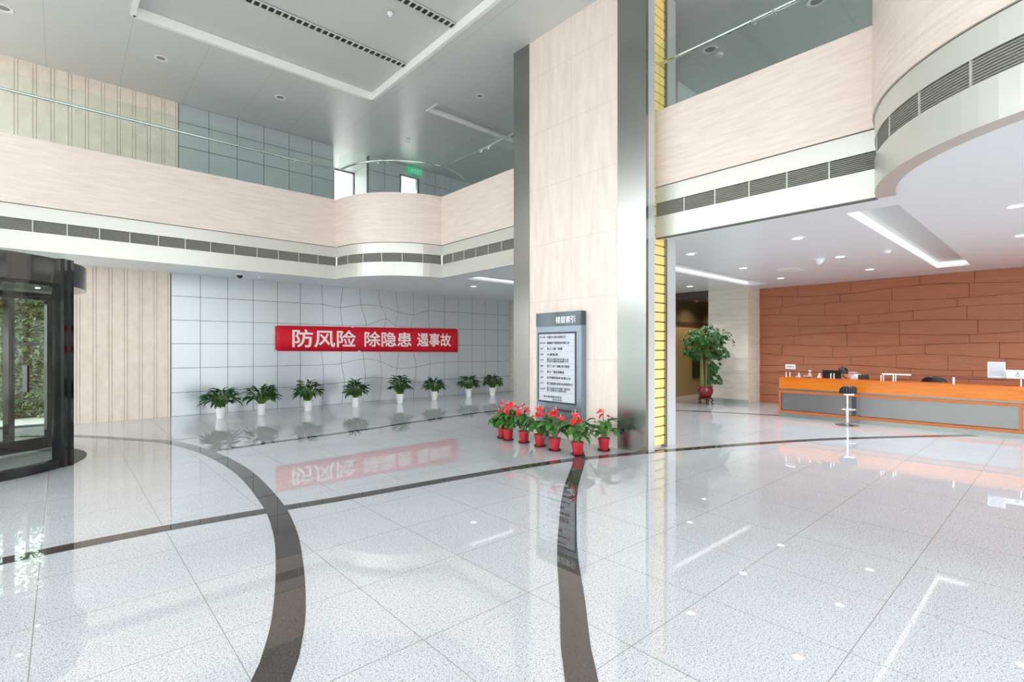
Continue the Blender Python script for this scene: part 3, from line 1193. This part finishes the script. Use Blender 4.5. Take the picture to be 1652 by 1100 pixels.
GP = 'potted leafy plants along the panelled wall'
lab = ['broad leafy plant in white pot, nearest the ribbed wall, foliage lying low over the rim',
       'leafy plant in white pot, second from the ribbed wall, left of the banner',
       'leafy plant in white pot below the left end of the banner',
       'leafy plant in white pot below the middle characters of the banner',
       'leafy plant with a tall upright top leaf in white pot, fifth from the left',
       'small leafy plant in white pot below the right end of the banner',
       'leafy plant in white pot, second from the right end of the panelled wall',
       'smallest-looking leafy plant in white pot, at the right end of the panelled wall']
for i, ((x, y), (hg, sp)) in enumerate(zip([(2.64, 12.60), (3.49, 12.68), (4.56, 12.65), (5.78, 12.62), (7.17, 12.76), (8.38, 12.83), (9.73, 12.92), (10.58, 12.75)],
                                           [(.50, 1.15), (.55, 1.1), (.62, 1.0), (.58, 1.0), (.66, 1.0), (.5, 1.0), (.52, 1.0), (.55, .95)])):
    lily(11 + i, lab[i], (x, y, 0), hg, sp, GP)


def anthurium(seed, label, loc, flowers, group, lean=0):
    r_ = random.Random(seed)
    root = thing('potted_anthurium', label, 'plant', loc, 0, group)
    MB().lathe([(.001, 0), (.062, 0), (.066, .01), (.084, .15), (.092, .152), (.093, .178), (.083, .178), (.08, .155)], 26).build('pot', 'red_pot', root, smooth=True, loc=(0, 0, .012))
    MB().lathe([(.001, .0), (.088, .0), (.098, .02), (.093, .02), (.085, .008), (.001, .008)], 26).build('saucer', 'saucer', root, smooth=True)
    MB().disc((0, 0, .17), .082, 20, up=True).build('soil', 'soil', root)
    fo = MB()
    for k in range(26):
        a = k * 2.4 + r_.uniform(-.3, .3)
        hh = r_.uniform(.10, .30)
        rr = r_.uniform(.06, .14)
        st = Vector((cos(a) * .02, sin(a) * .02, .17))
        en = Vector((cos(a) * rr, sin(a) * rr, .17 + hh))
        fo.tube([st, (st + en) / 2 + Vector((0, 0, .03)), en], .004, 4, caps=False)
        leaf(fo, en, (cos(a) * .8, sin(a) * .8, r_.uniform(-.2, .45)), r_.uniform(.15, .22), r_.uniform(.10, .14), r_.uniform(.8, 1.8), 5, 1, heart=True, fold=.15, twist=r_.uniform(-.4, .4))
    fo.build('foliage', ['stem_green', 'anth_leaf'], root)
    for k in range(flowers):
        a = 3.9 + k * 1.9 + r_.uniform(-.4, .4)
        hh = r_.uniform(.29, .43) if k else .45
        rr = r_.uniform(.02, .12)
        st = Vector((0, 0, .17))
        en = Vector((cos(a) * rr, sin(a) * rr, .17 + hh))
        fl = MB().tube([st, (st + en) / 2 + Vector((0, 0, .02)), en], .0035, 5).build('flower_stem', 'stem_green', root)
        b = MB()
        fa_ = 3.9 + r_.uniform(-1.1, 1.1)
        leaf(b, en - Vector((cos(fa_), sin(fa_), .3)) * .015, (cos(fa_), sin(fa_), r_.uniform(-.35, .5)), r_.uniform(.11, .145), r_.uniform(.10, .13), .9, 6, 0, heart=True, fold=.12, twist=r_.uniform(-.5, .5))
        o_ = b.build('spathe', 'anthurium_red', fl)
        o_.modifiers.new('thickness', 'SOLIDIFY').thickness = .002
        MB().tube([en, en + Vector((cos(fa_) * .01, sin(fa_) * .01, .055))], [.006, .004], 6).build('spadix', 'spadix', fl)
    return root


GA = 'red flowering anthuriums in red pots by the pillar'
lab = ['red anthurium in red pot, at the far left end, half hidden behind its neighbour',
       'red anthurium in red pot, second from the left, in front of the hidden one',
       'red anthurium in red pot, third from the left, before the left steel corner',
       'red anthurium in red pot at the left foot of the directory sign',
       'red anthurium in red pot below the middle of the directory sign',
       'red anthurium in bright red pot standing on the end of the dark floor band',
       'red anthurium in red pot standing alone beside the steel pillar corner']
for i, ((x, y), nf) in enumerate(zip([(5.70, 6.60), (5.62, 6.36), (5.67, 6.02), (5.64, 5.62), (5.58, 5.24), (5.59, 4.80), (6.13, 4.74)], [6, 6, 8, 7, 8, 6, 4])):
    anthurium(40 + i, lab[i], (x, y, .003), nf, GA)

# money tree in a red urn on a carved stand
root = thing('potted_tree', 'tall bushy money tree in a dark red urn on a carved wooden stand', 'potted tree', (13.45, 6.86, 0))
r_ = random.Random(3)
MB().lathe([(.001, .17), (.12, .17), (.15, .19), (.205, .32), (.215, .40), (.19, .46), (.2, .48), (.2, .50), (.175, .50), (.17, .46)], 30).build('urn', 'urn', root, smooth=True)
MB().disc((0, 0, .475), .18, 24, up=True).build('soil', 'soil', root)
st = MB().lathe([(.001, .14), (.17, .14), (.19, .15), (.19, .17), (.001, .17)], 24)
st = st.build('stand', 'dark_wood', root, smooth=True)
for k in range(5):
    a = k * 2 * pi / 5 + .3
    MB().tube([(cos(a) * .15, sin(a) * .15, .15), (cos(a) * .2, sin(a) * .2, .1), (cos(a) * .15, sin(a) * .15, .05), (cos(a) * .2, sin(a) * .2, .0)], [.022, .026, .016, .02], 8).build('leg', 'dark_wood', st, smooth=True)
tr = MB()
stems = []
for k, (dx, dy, h_) in enumerate([(.03, -.02, 1.35), (-.05, .05, 1.2), (.07, -.07, 1.15), (-.02, .09, 1.25)]):
    pts = [(dx, dy, .46), (dx * 1.1, dy * 1.1, .8), (dx * 1.3 + .02, dy * 1.3, 1.1), (dx * 1.8, dy * 1.8, .46 + h_)]
    tr.tube(pts, [.05, .042, .036, .022], 9)
    stems.append(Vector(pts[-1]))
tr.build('trunk', 'trunk', root, smooth=True)
fo = MB()


def palmate(c, d, s):
    d = d.normalized()
    for k in range(6):
        a = -1.3 + k * .52
        q = Matrix.Rotation(a, 3, 'Z') @ d
        q.z -= .25
        leaf(fo, c, q, s * r_.uniform(.8, 1.1), s * .36, r_.uniform(.9, 1.6), 4, 1, fold=.2)


for k in range(290):
    s0 = r_.choice(stems)
    s0 = s0 + Vector((0, 0, -r_.uniform(0, .25)))
    a = r_.uniform(0, 2 * pi)
    R_ = .60 * math.sqrt(r_.uniform(.02, 1))
    hh = r_.uniform(-.42, .60) * (1.0 - .5 * (R_ / .6) ** 2)
    en = Vector((cos(a) * R_, sin(a) * R_, 1.72 + hh - .25 * R_))
    md = (s0 + en) / 2 + Vector((0, 0, .12))
    fo.tube([s0, md, en], .005, 4, caps=False)
    palmate(en, Vector((cos(a), sin(a), -.25)), r_.uniform(.10, .145))
for k in range(60):
    a = r_.uniform(-2.3, .2)
    R_ = r_.uniform(.1, .42)
    en = Vector((cos(a) * R_ + .03, sin(a) * R_, r_.uniform(.62, 1.2)))
    fo.tube([(.03, -.02, .5), (en.x * .5, en.y * .5, en.z * .85), en], .005, 4, caps=False)
    palmate(en, Vector((cos(a), sin(a), -.2)), r_.uniform(.10, .14))
for k in range(14):   # a thin hanging spray at the top
    u = k / 13
    en = Vector((.2 + .30 * u + r_.uniform(-.03, .03), -.36 - .22 * u + r_.uniform(-.04, .04), 2.06 - .42 * u * u + r_.uniform(-.05, .05)))
    leaf(fo, en, (r_.uniform(0, 1), -.6 + r_.uniform(-.6, .6), -.6), .09, .032, 1.0, 4, 1)
    leaf(fo, en, (r_.uniform(-1, .3), -.4 + r_.uniform(-.6, .6), -.5), .08, .03, 1.0, 4, 1)
fo.tube([(.08, -.1, 1.75), (.2, -.36, 2.06), (.38, -.48, 1.9), (.5, -.58, 1.64)], .004, 4, caps=False)
fo.build('foliage', ['stem_green', 'money_leaf'], root)

# ------------------------------------------------------------------ reception desk
root = thing('reception_desk', 'long reception counter with orange top band and steel front panels', 'desk')
D0, D1 = 4.48, -3.2
XD = 12.28
MB().box(XD, XD + .06, D1, D0 - .02, .145, .545).box(XD, 12.9, D1, D0 - .02, .145, .15).build('steel_front', 'steel_panel', root)
MB().box(XD - .03, 12.9, D1, D0 - .02, .0, .085).build('plinth', 'plinth', root)
tr = MB()
tr.box(XD - .035, XD + .02, D1, D0, .545, .60)
tr.box(XD - .035, XD + .02, D1, D0, .088, .142)
for yy in (D0 - .04, .56, -3.2):
    tr.box(XD - .034, XD + .02, yy, yy + .04, .142, .545)
tr.build('orange_frame', 'orange_trim', root, label='thin orange frame around the steel front')
MB().box(XD + .02, XD + .05, D1, D0 - .02, .60, .64).build('gap_strip', 'plinth', root)
MB().box(XD - .04, 12.62, D1, D0 - .01, .64, .895).build('top_band', 'orange_wood', root, label='orange wooden top band')
MB().box(XD - .012, XD + .01, 2.98, 3.06, .09, .545).build('dark_strip', 'sign_frame', root)  # narrow dark upright strip across the steel front
MB().box(12.62, 13.15, D1, D0 - .05, .72, .755).box(12.6, 13.1, D0 - .1, D0 - .05, 0, .72).build('work_surface', 'orange_trim', root)
MB().box(12.12, 12.60, D1, D0 + .02, 1.022, 1.032).build('glass_ledge', 'counter_glass', root, label='brown tinted glass ledge')
for (y, x, r) in ((4.33, 12.22, .013), (4.29, 12.38, .012), (4.06, 12.22, .009), (3.44, 12.22, .012), (3.42, 12.40, .012),
                  (2.555, 12.22, .013), (2.535, 12.36, .012), (2.355, 12.22, .013), (2.34, 12.38, .012), (1.455, 12.26, .024), (.578, 12.24, .014), (.1, 12.24, .014), (-1, 12.24, .014)):
    x = max(x, 12.26)
    MB().tube([(x, y, .894), (x, y, 1.022)], r, 12).build('ledge_post', 'chrome', root, smooth=True)

# things on the desk
def free(mb, name, mt, label, cat, smooth=False):
    return tag(mb.build(name, mt, smooth=smooth), label, cat)


root = thing('desk_sign', 'small white sign with green characters at the left end of the desk', 'sign', (12.5, 4.32, 1.032))
MB().box(-.008, .008, -.105, .105, .045, .15).build('plate', 'white_plastic', root)
MB().box(-.03, .03, -.05, .05, 0, .006).box(-.006, .006, -.012, .012, .005, .05).build('stand', 'steel', root)
mat('sign_green', srgb(60, 110, 100), .5)
text('lettering', '访客登记', 'sign_green', root, (-.0095, 0, .10), (0, -1, 0), (0, 0, 1), .038, .16, .015)
root = thing('notice_stand', 'square white notice stand on the glass ledge at the right', 'notice', (12.55, .90, 1.032))
MB().box(-.006, .006, -.118, .118, .0, .275).build('frame', 'white_plastic', root)
MB().box(-.0085, -.0055, -.1, .1, .018, .258).build('sheet', 'sign_white', root)
MB().box(-.05, .05, -.06, .06, 0, .005).build('foot', 'white_plastic', root)
root = thing('white_carton', 'low white box with a round printed mark, right end of the ledge', 'box', (12.46, .56, 1.032))
MB().box(-.1, .1, -.26, .205, 0, .115).build('body', 'white_plastic', root)
MB().box(-.104, .104, -.264, .209, .11, .135).build('lid', 'paper', root)
ring = MB()
for k in range(20):
    a0_, a1_ = 2 * pi * k / 20, 2 * pi * (k + 1) / 20
    ring.quad([(-.1015, .06 + cos(a0_) * .026, .05 + sin(a0_) * .026), (-.1015, .06 + cos(a1_) * .026, .05 + sin(a1_) * .026),
               (-.1015, .06 + cos(a1_) * .019, .05 + sin(a1_) * .019), (-.1015, .06 + cos(a0_) * .019, .05 + sin(a0_) * .019)])
ring.quad([(-.1015, .045, .083), (-.1015, .078, .083), (-.1015, .078, .095), (-.1015, .045, .095)])
ring.build('mark', 'ink', root)
tag(MB().box(12.30, 12.33, 2.08, 2.545, 1.0325, 1.048).build('metal_bar', 'chrome'), 'thin silver bar lying on the glass ledge right of the stool', 'bar')


def bottle(x, y, z, lab, s=1, m_='pink_plastic'):
    root = thing('bottle', lab, 'bottle', (x, y, z))
    MB().lathe([(.001, 0), (.026 * s, 0), (.028 * s, .01), (.028 * s, .09 * s), (.012 * s, .115 * s), (.012 * s, .135 * s), (.001, .135 * s)], 16).build('body', m_, root, smooth=True)
    MB().lathe([(.014 * s, .13 * s), (.014 * s, .155 * s), (.001, .155 * s)], 12).build('cap', 'white_plastic', root, smooth=True)


bottle(12.75, 4.0, .756, 'pale pink bottle behind the left part of the desk', 1.9)
bottle(12.75, 3.80, .756, 'slim pale bottle between the pink bottle and the monitor', 1.7, 'white_plastic')
root = thing('tape_dispenser', 'small pale dispenser between the left posts on the desk top', 'dispenser', (12.5, 4.15, .895))
MB().box(-.03, .03, -.05, .05, 0, .03).build('base', 'white_plastic', root)
MB().tube([(-.02, -.01, .05), (.02, -.01, .05)], .032, 14).build('roll', 'sign_white', root, smooth=True)
root = thing('paper_tray', 'flat grey paper tray at the left end of the desk top', 'tray', (12.5, 3.98, .895))
MB().box(-.08, .08, -.09, .06, .0, .012).box(-.08, .08, -.09, -.084, 0, .05).box(-.08, .08, .054, .06, 0, .05).box(-.08, -.074, -.09, .06, 0, .05).build('body', 'light_strip', root)
MB().box(-.07, .07, -.08, .05, .012, .04).build('papers', 'paper', root)


def monitor(x, y, w, h_, zb_, lab, rz=0):
    root = thing('monitor', lab, 'monitor', (x, y, .756), rz)
    MB().box(-.02, .02, -w / 2, w / 2, zb_, zb_ + h_).build('case', 'black_matte', root)
    MB().box(.0201, .022, -w / 2 + .012, w / 2 - .012, zb_ + .012, zb_ + h_ - .012).build('screen', 'black_gloss', root)
    MB().box(-.06, .06, -.09, .09, 0, .01).box(-.012, .0, -.025, .025, .01, zb_ + .04).build('stand', 'black_metal', root)


monitor(12.74, 3.55, .36, .25, .06, 'black computer monitor seen from behind, left of the seated person')
monitor(12.78, 2.97, .20, .17, .06, 'low black monitor right of the seated person', .2)


def office_chair(x, y, lab, rz, top=.96):
    root = thing('office_chair', lab, 'chair', (x, y, 0), rz)
    s_ = MB()
    n = 12
    # curved back: local -x faces the desk front side
    for i in range(n + 1):
        u = -1 + 2 * i / n
        for (zz, k) in ((.55, .9), (.75, 1.0), (top - .03, .96), (top, .85 - .0 * u * u)):
            z_ = zz - (.09 * u ** 4 if zz > .8 else 0)
            s_.v.append((.20 - .10 * u * u, u * .235 * k, z_))
    for i in range(n):
        for j in range(3):
            a = i * 4 + j
            s_.f.append((a, a + 4, a + 5, a + 1))
            s_.m.append(0)
    o_ = s_.build('backrest', 'black_matte', root, smooth=True)
    o_.modifiers.new('thickness', 'SOLIDIFY').thickness = .04
    MB().box(-.24, .2, -.24, .24, .44, .52).build('seat', 'black_matte', root)
    MB().tube([(0, 0, .1), (0, 0, .44)], .028, 12).build('gas_column', 'chrome', root, smooth=True)
    for k in range(5):
        a = k * 2 * pi / 5
        l_ = MB().tube([(0, 0, .11), (cos(a) * .27, sin(a) * .27, .07)], [.025, .016], 8).build('leg', 'black_metal', root)
        MB().tube([(cos(a) * .27 - .012, sin(a) * .27, .03), (cos(a) * .27 + .012, sin(a) * .27, .03)], .03, 12).build('caster', 'black_matte', l_)


office_chair(13.45, 1.88, 'empty black office chair, its curved back showing above the desk', pi, .975)
office_chair(13.62, 3.36, 'black office chair under the seated person', 0, .86)

# seated person bent over the desk
person = thing('person', 'person with black hair in a pale shirt, bent forward over the desk', 'person', (13.42, 3.34, 0))


def skinned(name, verts, edges, radii, mt, parent, sub=2, root_i=0):
    me = bpy.data.meshes.new(name)
    me.from_pydata(verts, edges, [])
    me.materials.append(M[mt])
    o_ = bpy.data.objects.new(name, me)
    COL.objects.link(o_)
    o_.parent = parent
    md = o_.modifiers.new('skin', 'SKIN')
    md.use_smooth_shade = True
    for i, sv in enumerate(me.skin_vertices[0].data):
        r2 = radii[i]
        sv.radius = r2 if isinstance(r2, tuple) else (r2, r2)
        sv.use_root = (i == root_i)
    sb = o_.modifiers.new('smooth', 'SUBSURF')
    sb.levels = sub
    sb.render_levels = sub
    return o_


V = [(0.08, 0, .56), (0.02, 0, .68), (-.10, 0, .80), (-.24, 0, .90), (-.32, 0.02, .93), (-.40, .045, .97), (-.45, .06, 1.02), (-.49, .07, 1.055),
     (-.22, .17, .90), (-.32, .24, .80), (-.55, .14, .79), (-.62, .10, .785),
     (-.22, -.17, .90), (-.33, -.25, .80), (-.56, -.16, .79), (-.63, -.12, .785),
     (.06, .09, .54), (-.33, .11, .54), (-.36, .11, .10), (-.45, .11, .05),
     (.06, -.09, .54), (-.33, -.11, .54), (-.36, -.11, .10), (-.45, -.11, .05)]
Ed = [(0, 1), (1, 2), (2, 3), (3, 4), (4, 5), (5, 6), (6, 7), (3, 8), (8, 9), (9, 10), (10, 11), (3, 12), (12, 13), (13, 14), (14, 15),
      (0, 16), (16, 17), (17, 18), (18, 19), (0, 20), (20, 21), (21, 22), (22, 23)]
Rr = [.12, .11, .12, .09, .05, .075, .085, .07, .05, .042, .032, .03, .05, .045, .032, .03, .09, .065, .045, .04, .09, .065, .045, .04]
skinned('body', V, Ed, Rr, 'skin', person)
Vs = [(.08, 0, .58), (.02, 0, .68), (-.10, 0, .80), (-.24, 0, .90), (-.29, .01, .925), (-.26, .15, .90), (-.32, .25, .80), (-.42, .20, .795),
      (-.26, -.18, .91), (-.33, -.26, .80), (-.43, -.22, .795)]
skinned('shirt', Vs, [(0, 1), (1, 2), (2, 3), (3, 4), (3, 5), (5, 6), (6, 7), (3, 8), (8, 9), (9, 10)],
        [.16, .15, .16, .16, .11, .085, .066, .052, .11, .068, .052], 'shirt', person)
skinned('trousers', [(.07, 0, .55), (.06, .09, .54), (-.33, .11, .54), (-.36, .11, .14), (.06, -.09, .54), (-.33, -.11, .54), (-.36, -.11, .14)],
        [(0, 1), (1, 2), (2, 3), (0, 4), (4, 5), (5, 6)], [.15, .105, .08, .06, .105, .08, .06], 'trousers', person)
for s in (1, -1):
    for k in range(5):
        y0 = s * (.10 + (.012 if s > 0 else .02)) + (k - 2) * .017
        L_ = (.05, .075, .08, .075, .055)[k]
        x_ = -.66 if s > 0 else -.67
        if k == (0 if s > 0 else 4):
            pts = [(x_ + .03, y0, .785), (x_ - .01, y0 - s * .02, .78), (x_ - .03, y0 - s * .025, .775)]
        else:
            pts = [(x_, y0, .785), (x_ - L_ * .5, y0, .787), (x_ - L_, y0, .772)]
        MB().tube(pts, [.009, .0085, .006], 7).build('finger', 'skin', person, smooth=True)
hd = MB()
# hair: cap over the crown
c = Vector((-.452, .06, 1.03))
for i in range(9):
    for k in range(20):
        th = i / 8 * 2.0
        a = 2 * pi * k / 20
        q = Vector((sin(th) * cos(a) * .108, sin(th) * sin(a) * .098, cos(th) * .108))
        q.rotate(Matrix.Rotation(.55, 3, 'Y'))
        hd.v.append(tuple(c + q))
for i in range(8):
    for k in range(20):
        hd.f.append((i * 20 + k, (i + 1) * 20 + k, (i + 1) * 20 + (k + 1) % 20, i * 20 + (k + 1) % 20))
        hd.m.append(0)
hd.build('hair', 'hair', person, smooth=True)
for s in (1, -1):
    MB().tube([(c.x - .085, c.y + s * .032, c.z - .045), (c.x - .092, c.y + s * .032, c.z - .047)], .011, 8).build('eye', 'hair', person)
MB().tube([(c.x - .09, c.y, c.z - .05), (c.x - .112, c.y, c.z - .085), (c.x - .09, c.y, c.z - .09)], [.008, .014, .01], 8).build('nose', 'skin', person, smooth=True)

# ------------------------------------------------------------------ bar stool
root = thing('bar_stool', 'chrome bar stool with ribbed black seat in front of the desk', 'stool', (11.80, 3.02, 0), radians(215))
MB().lathe([(.001, .0), (.21, 0), (.215, .006), (.15, .022), (.06, .04), (.035, .07), (.001, .07)], 36).build('base', 'chrome', root, smooth=True)
MB().tube([(0, 0, .06), (0, 0, .36)], .03, 16).tube([(0, 0, .36), (0, 0, .63)], .022, 16).build('column', 'chrome', root, smooth=True)
fr = MB()
pts = [(cos(a) * .12 + .08, sin(a) * .15, .33) for a in [radians(-150 + 300 * k / 16) for k in range(17)]]
fr.tube([(0.0, 0, .33), pts[0]], .009, 8)
fr.tube([(0.0, 0, .33), pts[-1]], .009, 8)
fr.tube(pts, .009, 8)
fr.build('footrest', 'chrome', root, smooth=True)
MB().lathe([(.001, .64), (.115, .64), (.138, .655), (.142, .68), (.13, .70), (.001, .705)], 32).build('seat', 'black_matte', root, smooth=True)
back = MB()
nb = 56
for i in range(nb + 1):
    a = radians(-78 + 156 * i / nb)
    rib = .012 * abs(sin(i * pi / 7))
    e = (i / nb * 2 - 1)
    top = .80 - .07 * e ** 4
    for (rr, zz) in ((.12, .66), (.145 + rib, .655), (.154 + rib, .72), (.152 + rib, top - .01), (.143, top), (.13, top - .012), (.125, .70), (.12, .66)):
        back.v.append((cos(a) * rr, sin(a) * rr, zz))
for i in range(nb):
    for j in range(7):
        q = i * 8 + j
        back.f.append((q, q + 8, q + 9, q + 1))
        back.m.append(0)
back.f += [tuple(range(7)), tuple(nb * 8 + j for j in reversed(range(7)))]
back.m += [0, 0]
back.build('backrest', 'black_matte', root, smooth=True)
MB().box(-.09, .09, -.09, .09, .615, .64).build('seat_plate', 'chrome', root)
MB().tube([(0, .0, .61), (.02, -.16, .60), (.03, -.20, .59)], .006, 6).build('lever', 'chrome', root, smooth=True)

# ------------------------------------------------------------------ revolving door
DC = (-1.28, 9.66)
DR = 1.50
root = bpy.data.objects.new('door_2', None)
COL.objects.link(root)
root['kind'] = 'structure'
root.location = (DC[0], DC[1], 0)
MB().lathe([(DR + .06, 2.38), (DR + .06, 2.70), (.001, 2.70)], 64).lathe([(DR + .06, 2.38), (DR - .09, 2.38), (DR - .09, 2.42), (DR + .0, 2.44)], 64).build('canopy', 'canopy_metal', root, smooth=True)
MB().disc((0, 0, 2.415), DR - .02, 48).build('canopy_ceiling', 'steel', root)
for k in range(8):
    a = k * pi / 4 + .2
    MB().disc((cos(a) * 1.05, sin(a) * 1.05, 2.41), .03, 12).build('canopy_lamp', 'lamp_glow', root)
MB().disc((0, 0, .004), DR + .05, 64, up=True).build('floor_disc', 'granite_floor', root)
mat('mat_grey', srgb(96, 94, 90), .7)
ringm = MB()
for k in range(64):
    a0_, a1_ = 2 * pi * k / 64, 2 * pi * (k + 1) / 64
    r0_, r1_ = DR - .22, DR + .06
    ringm.quad([(cos(a0_) * r0_, sin(a0_) * r0_, .006), (cos(a0_) * r1_, sin(a0_) * r1_, .006), (cos(a1_) * r1_, sin(a1_) * r1_, .006), (cos(a1_) * r0_, sin(a1_) * r0_, .006)])
ringm.build('floor_ring', 'mat_grey', root)


def curved_wall(a0, a1, nm):
    g = MB()
    g.lathe([(DR, .10), (DR, 2.40)], 24, a0=a0, a1=a1)
    g.build('curved_glass', 'door_glass', root, smooth=True)
    c_ = MB()
    c_.lathe([(DR - .05, 0), (DR - .05, .11), (DR + .05, .11), (DR + .05, 0)], 24, a0=a0, a1=a1)
    c_.lathe([(DR - .04, 2.34), (DR + .04, 2.34), (DR + .04, 2.40), (DR - .04, 2.40), (DR - .04, 2.34)], 24, a0=a0, a1=a1)
    c_.build('curb', 'black_gloss', root, smooth=True)


A1, A2 = radians(-31), radians(-120)
curved_wall(A2, A1, 'a')
curved_wall(radians(64), radians(150), 'b')
for a, w, zt in ((A1, .085, 2.72), (A2, .07, 2.4), (radians(64), .05, 2.4), (radians(150), .05, 2.4)):
    q = MB()
    ca, sa = cos(a), sin(a)
    for (ta, tb, ra, rb) in ((-w, w * .1, -.06, .08), (w * .1, w * .8, -.03, .10)):
        pts = []
        for (tt, rr) in ((ta, ra), (tb, ra), (tb, rb), (ta, rb)):
            pts.append(((DR + rr) * ca - tt * sa, (DR + rr) * sa + tt * ca))
        q.poly(pts[::-1], 0, zt)
    q.build('post', 'black_gloss', root)
MB().tube([(0, 0, 0.01), (0, 0, 2.41)], .06, 16).build('shaft', 'black_metal', root, smooth=True)
for deg in (37, 157, 277):
    w_ = MB()
    a = radians(deg)
    ca, sa = cos(a), sin(a)

    def slab(mb_, r0, r1, t_, z0, z1):
        pts = [(r0 * ca + t_ * sa, r0 * sa - t_ * ca), (r1 * ca + t_ * sa, r1 * sa - t_ * ca), (r1 * ca - t_ * sa, r1 * sa + t_ * ca), (r0 * ca - t_ * sa, r0 * sa + t_ * ca)]
        mb_.poly(pts, z0, z1)
    slab(w_, .05, 1.45, .025, .03, .20)
    slab(w_, .05, 1.45, .025, 2.28, 2.38)
    slab(w_, 1.38, 1.45, .028, .03, 2.38)
    slab(w_, .05, .12, .028, .03, 2.38)
    o_ = w_.build('wing_frame', 'black_gloss', root)
    g = MB()
    slab(g, .12, 1.38, .005, .20, 2.28)
    g.build('wing_glass', 'door_glass', o_)
    mb = MB()
    slab(mb, 1.1, 1.13, .045, .9, 1.3)
    mb.build('push_bar', 'black_metal', o_)

# hedge and trees outside
def tree(x, y, h_, rr, lab, cat='tree'):
    r2 = random.Random(int(x * 10 + y))
    root = thing('street_tree', lab, cat, (x, y, -.21), 0, 'trees outside the entrance')
    MB().tube([(0, 0, 0), (.05, 0, h_ * .35), (0, .08, h_ * .7)], [.14, .11, .06], 9).build('trunk', 'bark', root, smooth=True)
    f_ = MB()
    for k in range(3400):
        a, b = r2.uniform(0, 2 * pi), math.acos(r2.uniform(-1, 1))
        q = r2.uniform(.55, 1) * rr
        c_ = Vector((q * sin(b) * cos(a), q * sin(b) * sin(a), h_ * .68 + q * cos(b) * (h_ * .34 / rr) * 1.0))
        d = Vector((r2.uniform(-1, 1), r2.uniform(-1, 1), r2.uniform(-.4, .8)))
        leaf(f_, c_, d, r2.uniform(.2, .4), .17, .5, 2)
    f_.build('foliage', 'outdoor_leaf', root)


def hedge(x, y, w, d_, h_, lab):
    r2 = random.Random(5)
    root = thing('hedge', lab, 'hedge', (x, y, -.21))
    MB().box(-w / 2 + .15, w / 2 - .15, -d_ / 2 + .15, d_ / 2 - .15, 0, h_ - .15).build('core', 'bark', root)
    f_ = MB()
    for k in range(8000):
        c_ = Vector((r2.uniform(-w / 2, w / 2), r2.uniform(-d_ / 2, d_ / 2), r2.uniform(.05, h_)))
        if k % 3:
            c_.y = -d_ / 2 + r2.uniform(-.05, .15)
        leaf(f_, c_, (r2.uniform(-1, 1), r2.uniform(-1, .3), r2.uniform(-.3, .8)), .17, .09, .5, 2)
    f_.build('foliage', 'outdoor_leaf', root)


hedge(-1.6, 18.2, 6, 1.2, 3.4, 'clipped green hedge outside, seen through the revolving door')
for (x, y, h_, rr, lab) in ((-3.9, 21.5, 9.0, 2.9, 'tall street tree outside, behind the hedge to the left'),  # this crown and the next raised to block sky reflected in the floor
                            (1.9, 22.5, 9.5, 2.8, 'tall street tree outside, beyond the right end of the hedge'),
                            (-1.2, 33, 12.5, 3.6, 'tallest tree, added far behind the hedge to block bright sky'),  # added to keep bright sky out of the floor's reflection
                            (-8.5, 4.5, 6.5, 2.2, 'street tree outside the glass front, left of the camera'),
                            (-9, -2.5, 7, 2.4, 'street tree outside the glass front, behind the camera')):
    tree(x, y, h_, rr, lab)
